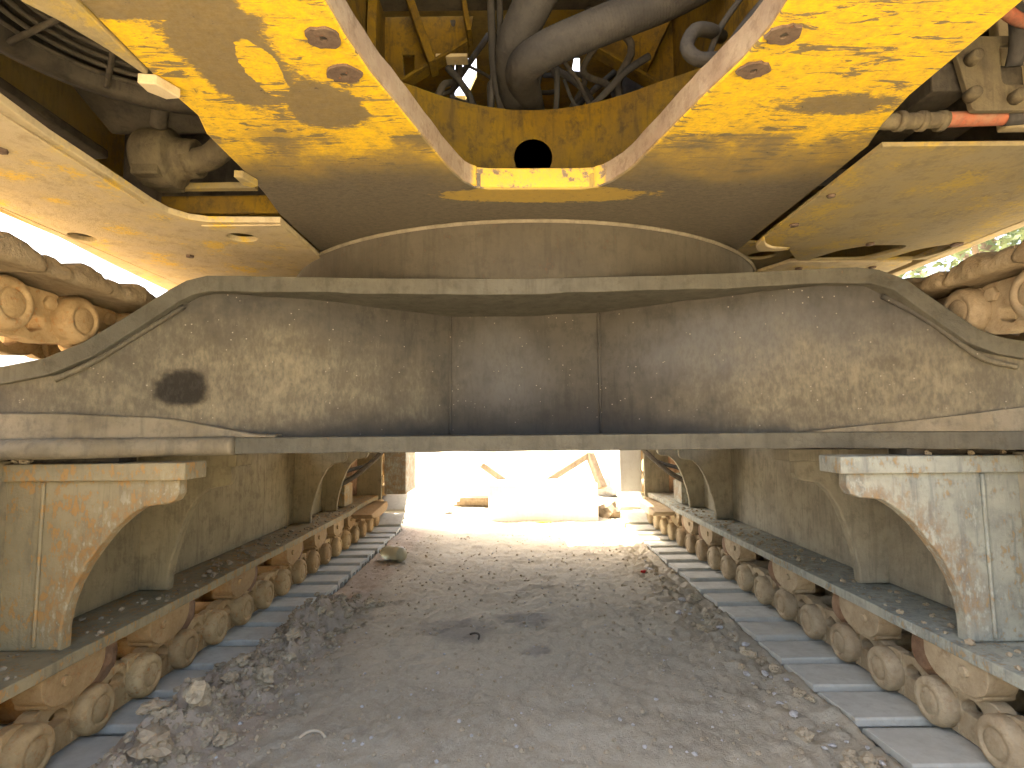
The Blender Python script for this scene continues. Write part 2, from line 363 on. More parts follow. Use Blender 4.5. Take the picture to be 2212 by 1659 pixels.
def plate_mesh(name, outline, holes, t, fmap, bevel=0.003):
    cu = bpy.data.curves.new(name, 'CURVE'); cu.dimensions = '2D'; cu.fill_mode = 'BOTH'
    cu.extrude = max(t / 2 - bevel, 0.0005); cu.bevel_depth = bevel; cu.bevel_resolution = 1; cu.offset = -bevel
    for poly in [outline] + list(holes):
        sp = cu.splines.new('POLY'); sp.points.add(len(poly) - 1); sp.use_cyclic_u = True
        for p, q in zip(sp.points, poly): p.co = (q[0], q[1], 0, 1)
    ob = bpy.data.objects.new(name, cu); C.objects.link(ob)
    dg = bpy.context.evaluated_depsgraph_get(); dg.update()
    me = bpy.data.meshes.new_from_object(ob.evaluated_get(dg))
    bpy.data.objects.remove(ob); bpy.data.curves.remove(cu)
    for v in me.vertices: v.co = fmap(v.co.x, v.co.y, v.co.z)
    bm = bmesh.new(); bm.from_mesh(me); bmesh.ops.remove_doubles(bm, verts=bm.verts, dist=1e-5)
    bmesh.ops.recalc_face_normals(bm, faces=bm.faces); bm.to_mesh(me); bm.free()
    for p in me.polygons: p.use_smooth = False
    me.name = name
    return me
def plate(name, outline, holes, t, fmap, mat, parent=None, bevel=0.003):
    me = plate_mesh(name, outline, holes, t, fmap, bevel); me.materials.clear(); me.materials.append(M[mat])
    return link(bpy.data.objects.new(name, me), parent)
def horiz(z0): return lambda a, b, c: (a, b, z0 + c)          # plate lying flat, centre height z0
def across(y0): return lambda a, b, c: (a, y0 + c, b)         # plate standing, facing along Y
def along(x0): return lambda a, b, c: (x0 + c, a, b)          # plate standing, facing along X
def obj_from(me, name, parent, mw=None):
    o = bpy.data.objects.new(name, me)
    if mw is not None: o.matrix_basis = mw
    return link(o, parent)

# ------------------------------------------------------------------ ground
def fbm(x, y, sc_, oct_=5, seed=0.0, gain=0.55):
    r = np.zeros_like(x); a = 1.0; f = sc_
    xf, yf, rf = x.ravel(), y.ravel(), None
    acc = np.zeros(xf.shape)
    for o in range(oct_):
        acc += a * vnoise(xf * f + seed + o * 17.3, yf * f - seed + o * 9.1); a *= gain; f *= 2.03
    return acc.reshape(x.shape)
PERM = rng.random(4096) * 2 - 1
def vnoise(x, y):
    xi = np.floor(x).astype(np.int64); yi = np.floor(y).astype(np.int64); u = x - xi; v = y - yi
    u = u * u * u * (u * (u * 6 - 15) + 10); v = v * v * v * (v * (v * 6 - 15) + 10)
    h = lambda a, b: PERM[((a * 374761393 + b * 668265263) ^ ((a * 668265263 + b * 374761393) >> 7)) & 4095]
    return (h(xi, yi) * (1 - u) + h(xi + 1, yi) * u) * (1 - v) + (h(xi, yi + 1) * (1 - u) + h(xi + 1, yi + 1) * u) * v
sstep = lambda v, a, b: (lambda t: t * t * (3 - 2 * t))(np.clip((v - a) / (b - a), 0, 1))
def ridge_c(y): return np.interp(y, [0.5, 1.6, 2.0, 2.4, 2.8, 3.3], [-1.06, -1.05, -1.03, -0.98, -0.93, -0.90])
def ground_h(x, y):
    near = np.exp(-((y - 2.5) / 4.5) ** 2)
    b = -0.034 + 0.009 * fbm(x, y, 1.6, 4, 3.0) + (0.0055 * fbm(x, y, 7, 5, 8.0) + 0.0035 * fbm(x, y, 34, 3, 1.0, 0.7)) * (0.4 + near)
    ax = np.abs(x)
    lane = sstep(ax, 1.045, 1.075) * (1 - sstep(ax, 1.84, 1.92)) * sstep(y, -0.3, 0.1) * (1 - sstep(y, 5.2, 5.6))
    b = b * (1 - lane) + lane * -0.10
    # spilled earth ridge along one track
    w = 1 - sstep(y, 2.75, 3.45); n1 = fbm(x, y, 6, 4, 21.0); n2 = fbm(x, y, 22, 4, 5.0, 0.7)
    rg = -0.07 + w * (0.135 * np.exp(-((x - ridge_c(y)) / (0.135 + 0.03 * n1)) ** 2) * (0.85 + 0.35 * n1) + 0.022 * n2 * np.exp(-((x - ridge_c(y)) / 0.19) ** 2))
    b = np.maximum(b, np.where(x < -0.5, rg, -9))
    # loose ruts beside the other track
    r2 = 0.016 * np.exp(-((x - 1.03) / 0.05) ** 2) + 0.018 * np.exp(-((x - 0.95) / 0.08) ** 2) * fbm(x, y, 8, 4, 33.0) + 0.012 * fbm(x, y, 26, 3, 6.0, 0.7) * np.exp(-((x - 0.93) / 0.12) ** 2)
    b = b + r2 * (1 - lane) * (1 - sstep(y, 5.0, 5.6))
    return b
def lines(fine_a, fine_b, d, far):
    a = list(np.arange(fine_a, fine_b + 1e-6, d)); s = d
    x = fine_b
    while x < far: s *= 1.28; x += s; a.append(x)
    x = fine_a; s = d
    while x > -far: s *= 1.28; x -= s; a.insert(0, x)
    return np.array(a)
gx, gy = lines(-1.35, 1.25, 0.0125, 400), lines(1.05, 5.9, 0.0165, 400)
GX, GY = np.meshgrid(gx, gy)
GZ = ground_h(GX, GY)
far_m = np.clip((np.hypot(GX, GY - 3) - 8) / 20, 0, 1); GZ = GZ * (1 - far_m) - 0.045 * far_m
nx, ny = len(gx), len(gy)
vs = np.stack([GX, GY, GZ], -1).reshape(-1, 3)
ii = (np.arange(ny - 1)[:, None] * nx + np.arange(nx - 1)[None, :]).ravel()
fs = np.stack([ii, ii + 1, ii + 1 + nx, ii + nx], -1)
gm = bpy.data.meshes.new('ground'); gm.from_pydata(vs.tolist(), [], fs.tolist()); gm.materials.append(M['ground'])
for p in gm.polygons: p.use_smooth = True
ground = link(bpy.data.objects.new('ground', gm)); tag(ground, 'dry grey brown compacted dirt ground under the machine', None, None, 'structure')
def gh(x, y): return float(ground_h(np.array([[x]]), np.array([[y]]))[0, 0])

# ------------------------------------------------------------------ the excavator
EX = empty('excavator', (0.06, 2.87, -0.05))
tag(EX, 'huge worn yellow crawler excavator seen from underneath, standing on the dirt', 'excavator')

# --- carbody
cb = empty('carbody', (0.06, 2.87, 0.83), EX)
prof = [(-1.85, 1.09), (-1.60, 1.115), (-1.47, 1.14), (-1.35, 1.19), (-1.21, 1.275), (-1.09, 1.352), (-1.03, 1.385), (-0.965, 1.40), (-0.88, 1.401), (-0.4, 1.392), (0.05, 1.388),
        (0.5, 1.392), (1.0, 1.404), (1.10, 1.407), (1.17, 1.398), (1.25, 1.366), (1.36, 1.285), (1.47, 1.205), (1.54, 1.178), (1.62, 1.163), (1.85, 1.15)]
def front_y(x):
    if x > 0.9: return float(np.interp(x, [0.9, 1.03, 1.13, 1.22, 1.32, 1.9], [1.757, 1.74, 1.69, 1.61, 1.56, 1.54]))
    return float(np.interp(abs(x - 0.03), [0, 0.5, 0.9, 1.04, 1.12, 1.22, 1.32, 1.9], [1.775, 1.77, 1.755, 1.735, 1.70, 1.64, 1.60, 1.58]))
def forward(p):
    # the leg comes forward as it goes out: carry its outline with it
    k_ = 1.0
    for _ in range(12): k_ = min(1.0, front_y(p[0] * k_) / 1.745)
    return (p[0] * k_, 0.906 + (p[1] - 0.906) * k_)
prof = [forward(p) for p in prof]
def back_y(x): return float(np.interp(abs(x - 0.06), [0, 1.0, 1.05, 1.9], [4.0, 4.0, 2.42, 2.40]))
def flange_strip(name, pts, th, fy, by, mat):
    m = MB(); xs = []
    dense = []
    for a, b in zip(pts[:-1], pts[1:]):
        k = max(1, int((b[0] - a[0]) / 0.06))
        for i in range(k): dense.append((a[0] + (b[0] - a[0]) * i / k, a[1] + (b[1] - a[1]) * i / k))
    dense.append(pts[-1])
    v = []
    for i, (x, z) in enumerate(dense):
        p0, p1 = dense[max(i - 1, 0)], dense[min(i + 1, len(dense) - 1)]
        tx, tz = p1[0] - p0[0], p1[1] - p0[1]; L = math.hypot(tx, tz); nx_, nz_ = -tz / L, tx / L
        w = 0.0025 * mnoise.noise(Vector((x * 9, 0, z * 9)))
        f, b_ = fy(x) + w, by(x)
        v += [(x, f, z), (x, b_, z), (x - nx_ * th, b_, z - nz_ * th), (x - nx_ * th, f, z - nz_ * (th + 2 * w))]
    n = len(dense); fs_ = []
    for i in range(n - 1):
        for q in range(4):
            r = (q + 1) % 4; fs_.append((i * 4 + q, i * 4 + r, i * 4 + 4 + r, i * 4 + 4 + q))
    fs_ += [(0, 1, 2, 3), tuple(4 * (n - 1) + q for q in (3, 2, 1, 0))]
    m.raw(v, fs_); return m.build(name, mat, cb, 0.004, 2)
flange_strip('top_flange', prof, 0.05, front_y, back_y, 'carb_edge')
flange_strip('bottom_flange', [(-1.85, 0.885), (-0.86, 0.885), (0.0, 0.884), (1.85, 0.886)], 0.05, lambda x: front_y(x) - 0.005, back_y, 'carb_edge')
# webs: centre panel set back, wings come forward to the legs
def ptop(x): return float(np.interp(x, [p[0] for p in prof], [p[1] for p in prof]))
def web(name, pts, mat='carbody', zlo=0.883, sub=14, th=0.02):
    P = pts; m = MB(); v = []; cols = []
    for (a, b) in zip(P[:-1], P[1:]):
        for i in range(sub): cols.append((a[0] + (b[0] - a[0]) * i / sub, a[1] + (b[1] - a[1]) * i / sub))
    cols.append(P[-1]); nz = 10
    for (x, y) in cols:
        zt = ptop(x) - 0.048
        for j in range(nz + 1):
            z = zlo + (zt - zlo) * j / nz
            y2 = y + 0.004 * mnoise.noise(Vector((x * 4, 3, z * 6)))
            v.append((x, y2, z))
    n = len(cols); fs_ = []
    for i in range(n - 1):
        for j in range(nz): a = i * (nz + 1) + j; fs_.append((a, a + nz + 1, a + nz + 2, a + 1))
    o = len(v); v += [(x, y + th, z) for (x, y, z) in v]
    fs_ += [tuple(i + o for i in reversed(f)) for f in fs_]
    m.raw(v, fs_, True); return m.build(name, mat, cb)
web('centre_panel', [(-0.30, 2.150), (-0.235, 2.138), (0.05, 2.135), (0.33, 2.108), (0.39, 2.118)])
web('wing_panel', [(-1.80, 1.60), (-1.34, 1.618), (-1.19, 1.66), (-1.09, 1.72), (-1.0, 1.765), (-0.86, 1.80), (-0.70, 1.86), (-0.50, 1.97), (-0.215, 2.150)])
web('wing_panel', [(1.80, 1.56), (1.36, 1.575), (1.23, 1.625), (1.14, 1.705), (1.04, 1.76), (0.95, 1.79), (0.80, 1.85), (0.60, 1.94), (0.310, 2.122)])
for sx in (-1, 1):
    web('rear_panel', [(0.06 + sx * 1.03, 2.42), (0.06 + sx * 1.75, 2.40)])
# weld beads down the panel joints
MB().tube([(-0.236, 2.133, 0.886), (-0.236, 2.133, 1.34)], 0.006, 8).build('weld_bead', 'carbody', cb)
MB().tube([(0.331, 2.104, 0.886), (0.331, 2.104, 1.34)], 0.006, 8).build('weld_bead', 'carbody', cb)
MB().tube([(x, front_y(x) + 0.012, ptop(x) - 0.075) for x in (-1.03, -1.12, -1.22, -1.32)], 0.008, 8).build('weld_bead', 'carbody', cb)
MB().tube([(x, front_y(x) + 0.012, ptop(x) - 0.075) for x in (1.14, 1.22, 1.32, 1.42)], 0.008, 8).build('weld_bead', 'carbody', cb)
# wedge pads and wear bar on the lower flange
def pad(pts, y0, y1, mat):
    xs = sorted(p[0] for p in pts); dense = []
    for a, b in zip(pts, pts[1:] + pts[:1]):
        n_ = max(1, int(abs(b[0] - a[0]) / 0.05)); dense += [(a[0] + (b[0] - a[0]) * i / n_, a[1] + (b[1] - a[1]) * i / n_) for i in range(n_)]
    m = MB(); n_ = len(dense)
    up = [(x, max(np.interp(x, *zip(*sorted(pts[2:]))), 0.888)) for x in np.linspace(xs[0], xs[-1], 30)]
    v = []
    for x, z in up:
        f_ = front_y(x)
        v += [(x, f_ - 0.002, 0.8862), (x, f_ + 0.05, 0.8862), (x, f_ + 0.05, z), (x, f_ + 0.004, z - 0.002)]
    fs_ = [(i * 4 + q, i * 4 + (q + 1) % 4, i * 4 + 4 + (q + 1) % 4, i * 4 + 4 + q) for i in range(len(up) - 1) for q in range(4)] + [(0, 1, 2, 3), tuple(4 * (len(up) - 1) + q for q in (3, 2, 1, 0))]
    m.raw(v, fs_); return m.build('wedge_pad', mat, cb, 0.003, 1)
pad([(-1.85, 0.886), (-0.74, 0.886), (-0.80, 0.895), (-0.98, 0.932), (-1.06, 0.950), (-1.30, 0.962), (-1.85, 0.968)], 1.740, 1.79, 'tan_edge')
pad([(0.92, 0.887), (1.85, 0.887), (0.92, 0.888), (1.85, 0.975), (1.55, 0.965), (1.35, 0.945), (1.15, 0.915)], 1.742, 1.79, 'tan_edge')
m = MB(); m.tube([(x, front_y(x) - 0.010, 0.860) for x in (-1.85, -1.5, -1.29, -1.19, -1.09, -1.01, -0.93, -0.862)], 0.029, 14); m.build('wear_bar', 'tan_edge', cb)


# --- slew ring cover
dr = MB(); cx, cy, rr = 0.06, 2.87, 1.105; vs_ = []; fs_ = []
prof_d = [(1.385, rr - 0.012), (1.40, rr - 0.004), (1.43, rr), (1.56, rr), (1.572, rr + 0.006), (1.579, rr + 0.006)]
n = 160
for (z, r) in prof_d:
    for i in range(n):
        a = 2 * math.pi * i / n; w = r + 0.003 * mnoise.noise(Vector((math.cos(a) * 5, math.sin(a) * 5, z * 8)))
        vs_.append((cx + w * math.cos(a), cy + w * math.sin(a), z))
for k in range(len(prof_d) - 1):
    for i in range(n): j = (i + 1) % n; fs_.append((k * n + i, k * n + j, (k + 1) * n + j, (k + 1) * n + i))
dr.raw(vs_, fs_, True); drum = dr.build('slew_ring_cover', 'drum', EX)
m = MB(); vs_ = []; fs_ = []
for (z, r) in ((1.566, rr + 0.007), (1.571, rr + 0.013), (1.577, rr + 0.013), (1.579, rr + 0.006)):
    for i in range(n): a = 2 * math.pi * i / n; vs_.append((cx + r * math.cos(a), cy + r * math.sin(a), z))
for k in range(3):
    for i in range(n): j = (i + 1) % n; fs_.append((k * n + i, k * n + j, (k + 1) * n + j, (k + 1) * n + i))
m.raw(vs_, fs_, True); m.build('cover_rim', 'tan_edge', drum)

# --- crawler tracks
PITCH = 0.2345
YA, YB, RAD = 0.85, 5.12, 0.652
straight = YB - YA; arc = math.pi * RAD; total = 2 * (straight + arc)
NSH = int(round(total / PITCH)); PITCH = total / NSH
OFF = (1.804 + 0.118 - YA) % PITCH
def loop_pt(s):
    s %= total
    if s < straight: return YA + s, 0.0, 0.0
    s -= straight
    if s < arc: a = s / RAD; return YB + RAD * math.sin(a), RAD - RAD * math.cos(a), a
    s -= arc
    if s < straight: return YB - s, 2 * RAD, math.pi
    s -= straight; a = s / RAD; return YA - RAD * math.sin(a), RAD + RAD * math.cos(a), math.pi + a
def shoe_mesh(name, mat, wid=0.80, gr=1.0):
    pr = [(-0.1165, -0.002), (-0.112, 0.003), (0.085, -0.010), (0.100, -0.016), (0.107, -0.036), (0.107, -0.048), (0.098, -0.030), (0.088, -0.030), (0.082, -0.078), (0.066, -0.078), (0.058, -0.028),
          (0.012, -0.026), (0.006, -0.070), (-0.010, -0.070), (-0.016, -0.025), (-0.074, -0.024), (-0.080, -0.076), (-0.096, -0.076), (-0.104, -0.024), (-0.1165, -0.023)]
    pr = [(a, b if b > -0.05 else -0.03 + (b + 0.03) * gr) for a, b in pr]
    m = MB(); m.prism(pr, 'x', 0.0, wid); me = m.mesh(name, 0.0015, 1); me.materials.append(M[mat]); return me
def mud_mesh(name, seed):
    # lumpy mud packed over the grousers and the shoe's end (upper run); outward is -z here
    m = MB(); vs_ = []; fs_ = []; ny_ = 26
    for j in range(ny_):
        y = -0.1165 + 0.233 * j / (ny_ - 1)
        g = lambda c, w: math.exp(-((y - c) / w) ** 2)
        h = 0.034 + 0.036 * g(-0.045 + 0.01 * math.sin(seed), 0.060) + 0.018 * g(0.080, 0.030) + 0.010 * mnoise.noise(Vector((y * 40, seed, 0)))
        e = min(1.0, (0.1165 - abs(y)) / 0.014); h *= 0.7 + 0.3 * e
        o = 0.006 * mnoise.noise(Vector((y * 22, seed, 4)))
        sec = [(0.05, 0.0005), (0.012, 0.004), (-0.006 + o, 0.002), (-0.013 + o, -h * 0.22), (-0.012 + o, -h * 0.5), (-0.004 + o, -h * 0.8), (0.018, -h * 0.97), (0.06, -h * (1 + 0.08 * mnoise.noise(Vector((y * 30, seed, 2))))), (0.14, -h * 0.95), (0.26, -h * 0.85), (0.30, -0.02)]
        for q, (x, z) in enumerate(sec):
            w = 0.004 * mnoise.noise(Vector((x * 60, y * 60, seed))) if 2 < q < 9 else 0
            vs_.append((x + w, y, z + w))
    ns = 11
    for j in range(ny_ - 1):
        for q in range(ns - 1): a = j * ns + q; fs_.append((a, a + 1, a + ns + 1, a + ns))
    fs_ += [tuple(range(ns)), tuple((ny_ - 1) * ns + q for q in range(ns))]
    m.raw(vs_, fs_, True); me = m.mesh(name); me.materials.append(M['mud']); return me
def link_mesh(name, mat, sgn):
    # chain link half: plate with window + bulging pin boss on the side sgn
    main = [(-0.10, 0.002), (0.045, 0.002), (0.06, 0.012), (0.066, 0.05), (0.062, 0.105), (0.05, 0.138), (-0.05, 0.152), (-0.112, 0.144), (-0.145, 0.115), (-0.150, 0.07), (-0.136, 0.025)]
    hole = rounded([(-0.062, 0.078), (0.012, 0.078), (0.012, 0.100), (-0.022, 0.126), (-0.062, 0.110)], 0.008, 3)
    me = plate_mesh(name, rounded(main, 0.012, 3), [hole], 0.046, lambda a, b, c: (-sgn * (0.024 + c) + sgn * 0.048, a, b), 0.004)
    bm = bmesh.new(); bm.from_mesh(me)
    t = MB()
    # offset end and boss
    t.prism(rounded([(0.02, 0.006), (0.12, 0.004), (0.15, 0.04), (0.153, 0.085), (0.13, 0.122), (0.07, 0.148), (0.02, 0.146)], 0.014, 3), 'x', *sorted((sgn * 0.018, sgn * 0.052)))
    t.lathe([(sgn * 0.030, 0.070), (sgn * 0.075, 0.070), (sgn * 0.088, 0.065), (sgn * 0.095, 0.054), (sgn * 0.096, 0.044), (sgn * 0.090, 0.040), (sgn * 0.089, 0.036), (sgn * 0.094, 0.032), (sgn * 0.094, 0.004)], 'x', (0, 0.083, 0.070), 26)
    # nut head in its seat
    t.lathe([(sgn * 0.040, 0.022), (sgn * 0.058, 0.022), (sgn * 0.060, 0.018), (sgn * 0.060, 0.003)], 'x', (0, -0.075, 0.036), 6, False)
    tm = t.mesh(name + '_t', 0.002, 1); bm.from_mesh(tm); bpy.data.meshes.remove(tm)
    bm.to_mesh(me); bm.free(); me.materials.clear(); me.materials.append(M[mat]); return me
pin_m = {}
def wheel_mesh(name, prof_, mat, n=40, teeth=0):
    m = MB(); m.lathe(prof_, 'x', (0, 0, 0), n)
    if teeth:
        for i in range(teeth):
            a = 2 * math.pi * i / teeth; ca, sa = math.cos(a), math.sin(a)
            q = [(-0.05, 0.44), (0.05, 0.44), (0.025, 0.53), (-0.025, 0.53)]
            vs_ = [(x, ca * u - sa * v, sa * u + ca * v) for x in (-0.04, 0.04) for (u, v) in q]
            m.raw(vs_, [(0, 1, 2, 3), (7, 6, 5, 4)] + [(k, (k + 1) % 4, (k + 1) % 4 + 4, k + 4) for k in range(4)])
    me = m.mesh(name, 0.003, 1); me.materials.append(M[mat]); return me

ROLL_Y = [0.78, 1.22, 1.67, 2.12, 2.68, 3.30, 3.74, 4.12, 4.46]
for side in (-1, 1):
    warm = side < 0; lm = 'link' if warm else 'link_cool'; fm = 'frame' if warm else 'frame_cool'; bmn = 'bracket_warm' if warm else 'bracket_cool'
    T = empty('crawler_track', (side * 1.45, 2.9, 0.0), EX)
    T['label'] = 'rust brown track on the side of the earth ridge' if warm else 'paler grey track with clean shoe plates'
    sm = shoe_mesh('track_shoe', 'shoe'); smu = shoe_mesh('track_shoe', 'mud', 0.69 if warm else 0.60, 0.25); xin = 1.16 if warm else 1.25; li = link_mesh('track_link', lm, -side); lo_ = link_mesh('track_link', lm, side)
    pm = MB(); pm.lathe([(-0.12, 0.034), (0.12, 0.034)], 'x', (0, 0, 0), 14); pme = pm.mesh('track_pin'); pme.materials.append(M[lm])
    muds = [mud_mesh('packed_mud', 3.1 * q + side) for q in range(4)]
    for i in range(NSH):
        s = OFF + i * PITCH; y, z, a = loop_pt(s)
        Rm = Matrix.Translation((0, y, z)) @ Matrix.Rotation(a, 4, 'X')
        jig = random.uniform(-0.010, 0.010); tw = random.uniform(-0.006, 0.006)
        x0 = (1.05 if z <= 0.3 else xin) if side > 0 else -1.85
        so = obj_from(smu if z > 0.3 else sm, 'track_shoe', T, Matrix.Translation((x0 + jig, 0, 0)) @ Rm @ Matrix.Translation((0, 0, random.uniform(-0.003, 0.001))) @ Matrix.Rotation(tw, 4, 'Z') @ Matrix.Rotation(random.uniform(-0.012, 0.012), 4, 'X'))
        obj_from(li, 'track_link', T, Matrix.Translation((side * (1.345 if warm or z < 0.3 else 1.40), 0, 0)) @ Rm)
        obj_from(lo_, 'track_link', T, Matrix.Translation((side * 1.575, 0, 0)) @ Rm)
        if z > 0.9 and y < 3.9:
            mo = Matrix.Translation((side * xin + jig, 0, 0)) @ Rm
            if side < 0: mo = mo @ Matrix.Scale(-1, 4, (1, 0, 0))
            obj_from(muds[i % 4], 'packed_mud', T, mo)
        y2, z2, a2 = loop_pt(s + PITCH * 0.38)
        obj_from(pme, 'track_pin', T, Matrix.Translation((side * 1.46, y2, z2)) @ Matrix.Rotation(a2, 4, 'X') @ Matrix.Translation((0, 0, 0.07)))
    idm = wheel_mesh('idler_wheel', [(-0.13, 0.10), (-0.13, 0.40), (-0.11, 0.505), (-0.045, 0.51), (-0.04, 0.535), (0.04, 0.535), (0.045, 0.51), (0.11, 0.505), (0.13, 0.40), (0.13, 0.10)], 'roller')
    spm = wheel_mesh('sprocket', [(-0.10, 0.12), (-0.10, 0.36), (-0.045, 0.38), (-0.04, 0.46), (0.04, 0.46), (0.045, 0.38), (0.10, 0.36), (0.10, 0.12)], 'roller', 44, 23)
    obj_from(idm, 'idler_wheel', T, Matrix.Translation((side * 1.46, YA, RAD)))
    obj_from(spm, 'sprocket', T, Matrix.Translation((side * 1.46, YB, RAD)))
    # ---- track frame
    F = empty('track_frame', (side * 1.5, 2.7, 0.25), EX)
    def sx(a, b): return sorted((side * a, side * b))
    m = MB(); x0, x1 = sx(1.47, 1.74); m.box((x0, 0.75, 0.287), (x1, 4.95, 0.825)); m.build('frame_wall', fm, F, 0.006, 2)
    # lower flange: curls up at the far end
    def flz(y): return 0.25 + 0.055 * max(0, (y - 4.35) / 0.6) ** 1.6
    vs_, fs_ = [], []; ys = [0.6 + 0.06 * i for i in range(74)]
    for y in ys:
        w = 0.004 * mnoise.noise(Vector((y * 5, side, 0))) + 0.002 * mnoise.noise(Vector((y * 25, side, 3)))
        xi = side * (1.25 + w - 0.10 * max(0, (y - 4.5) / 0.5) ** 2); z = flz(y)
        vs_ += [(xi, y, z), (side * 1.72, y, z), (side * 1.72, y, z + 0.034), (xi, y, z + 0.034 + w * 0.5)]
    for i in range(len(ys) - 1):
        for q in range(4): r = (q + 1) % 4; fs_.append((i * 4 + q, i * 4 + r, i * 4 + 4 + r, i * 4 + 4 + q))
    fs_ += [(0, 1, 2, 3), tuple(4 * (len(ys) - 1) + q for q in (3, 2, 1, 0))]
    m = MB(); m.raw(vs_, fs_); m.build('frame_flange', bmn, F, 0.004, 2)
    # support brackets
    mir = lambda pts: [(side * p[0], p[1]) for p in pts]
    arch = [(0.972, 0.768), (0.972, 0.726), (0.982, 0.706), (1.005, 0.696), (1.050, 0.692), (1.075, 0.688), (1.116, 0.662), (1.160, 0.622), (1.200, 0.572), (1.236, 0.520), (1.264, 0.462), (1.283, 0.408), (1.294, 0.345), (1.294, 0.286)]
    arch_b = [(1.12, 0.768), (1.12, 0.718), (1.128, 0.698), (1.146, 0.687), (1.18, 0.683), (1.212, 0.678), (1.25, 0.645), (1.285, 0.585), (1.315, 0.505), (1.340, 0.42), (1.354, 0.35), (1.358, 0.286)]
    for (y, ar, tt) in ((1.67, arch, 0.045), (2.27, arch_b, 0.045), (3.82, arch_b, 0.03), (4.38, arch_b, 0.03)):
        o = plate('support_bracket', mir(ar + [(1.60, 0.286), (1.60, 0.768)]), [], tt, across(y), bmn if y < 2 else fm, F, 0.006)
    # bolted top plates of the near leg
    m = MB(); x0, x1 = sx(0.945, 1.80); m.box((x0, 1.628, 0.766), (x1, 1.745, 0.816)); m.build('mounting_plate', bmn, F, 0.005, 2)
    m = MB(); x0, x1 = sx(1.085, 1.80); m.box((x0, 2.215, 0.766), (x1, 2.35, 0.814)); m.build('mounting_plate', fm, F, 0.005, 2)
    m = MB(); x0, x1 = sx(1.09, 1.80); m.box((x0, 3.78, 0.766), (x1, 3.86, 0.812)); m.box((x0, 4.34, 0.766), (x1, 4.42, 0.812)); m.build('mounting_plate', fm, F, 0.005, 2)
    # dark strip standing in for the shaded gap between mounting plate and carbody
    m = MB(); x0, x1 = sx(1.16, 1.80); m.box((x0, 1.66, 0.8165), (x1, 1.74, 0.8345)); m.build('gap_shade', 'dark', F)
    MB().tube([(side * 1.365, 1.642, 0.30), (side * 1.362, 1.643, 0.762)], 0.0055, 8).build('weld_bead', bmn, F)
    # rollers and their saddles
    rme = wheel_mesh('track_roller', [(-0.185, 0.02), (-0.185, 0.050), (-0.165, 0.055), (-0.16, 0.084), (-0.135, 0.086), (-0.128, 0.066), (-0.03, 0.060), (0.03, 0.060), (0.128, 0.066), (0.135, 0.086), (0.16, 0.084), (0.165, 0.055), (0.185, 0.02)], 'roller', 36)
    mm = MB(); mm.prism(rounded([(-0.118, 0.252), (0.118, 0.252), (0.118, 0.205), (0.085, 0.165), (0.02, 0.150), (-0.06, 0.150), (-0.105, 0.178), (-0.118, 0.21)], [0, 0, 0.02, 0.03, 0.03, 0.03, 0.02, 0.02], 3), 'x', 0.0, 0.085)
    mm.prism(rounded([(-0.085, 0.20), (0.055, 0.20), (0.055, 0.150), (0.03, 0.137), (-0.05, 0.137), (-0.085, 0.155)], 0.012, 3), 'x', 0.010, 0.10)
    mm.lathe([(-0.010, 0.014), (0.02, 0.014)], 'x', (0, -0.04, 0.213), 12)
    mme = mm.mesh('roller_saddle', 0.004, 2); mme.materials.append(M[lm])
    for y in ROLL_Y:
        obj_from(rme, 'track_roller', F, Matrix.Translation((side * 1.46, y + 0.145, 0.196)))
        mo = Matrix.Translation((side * 1.262, y, 0)) @ (Matrix.Scale(-1, 4, (1, 0, 0)) if side < 0 else Matrix())
        obj_from(mme, 'roller_saddle', F, mo)
    # far end: curled skid under the flange, motor guard box, brackets and a pipe run
    pts = [(4.40, 0.262), (4.97, 0.292), (5.02, 0.285), (5.03, 0.24), (4.98, 0.205), (4.75, 0.185), (4.5, 0.20), (4.40, 0.235)]
    m = MB(); x0, x1 = sx(1.10, 1.30); m.prism([(4.42, 0.247), (4.96, 0.284), (5.0, 0.25), (4.95, 0.208), (4.75, 0.19), (4.5, 0.205)], 'x', x0, x1); m.build('end_skid', lm, F, 0.012, 3)
    m = MB(); x0, x1 = sx(0.955, 1.15); m.box((x0, 5.05, 0.33), (x1, 5.55, 0.98)); m.build('motor_guard', 'bracket_cool' if warm else 'concrete', F, 0.01, 2)
    m = MB(); x0, x1 = sx(1.15, 1.47); m.box((x0, 4.94, 0.30), (x1, 4.98, 0.86)); m.build('end_plate', fm, F, 0.004, 2)
    MB().tube([(side * 1.02, 5.04, 0.90), (side * 1.12, 4.85, 0.72), (side * 1.26, 4.6, 0.55), (side * 1.40, 4.42, 0.45)], 0.02, 10).build('drive_hose', 'dim', F)
    MB().tube([(side * 1.06, 5.04, 0.93), (side * 1.16, 4.8, 0.66), (side * 1.32, 4.55, 0.58), (side * 1.44, 4.4, 0.55)], 0.016, 10).build('drive_hose', 'hose', F)
    m = MB(); x0, x1 = sx(1.33, 1.46); m.box((x0, 4.48, 0.30), (x1, 4.70, 0.47)); m.box((x0, 4.50, 0.471), (x1, 4.64, 0.53)); m.build('hose_clamp_block', bmn, F, 0.006, 2)

# lumps of earth left on the mounting plates and flanges
def lump_mesh(name, mat, seed, sub=2, amp=0.35, flat=0.7):
    bm = bmesh.new(); bmesh.ops.create_icosphere(bm, subdivisions=sub, radius=1.0)
    for v in bm.verts:
        d = 1 + (0.22 * mnoise.noise(v.co * 7.0 + Vector((seed, 2, 1))) if sub > 2 else 0) + amp * mnoise.noise(v.co * 1.3 + Vector((seed * 5.1, seed, 0))) + amp * 0.5 * mnoise.noise(v.co * 3.1 + Vector((0, seed * 3.3, 1)))
        v.co *= d; v.co.z *= flat
    me = bpy.data.meshes.new(name); bm.to_mesh(me); bm.free(); me.materials.append(M[mat])
    for p in me.polygons: p.use_smooth = False
    return me

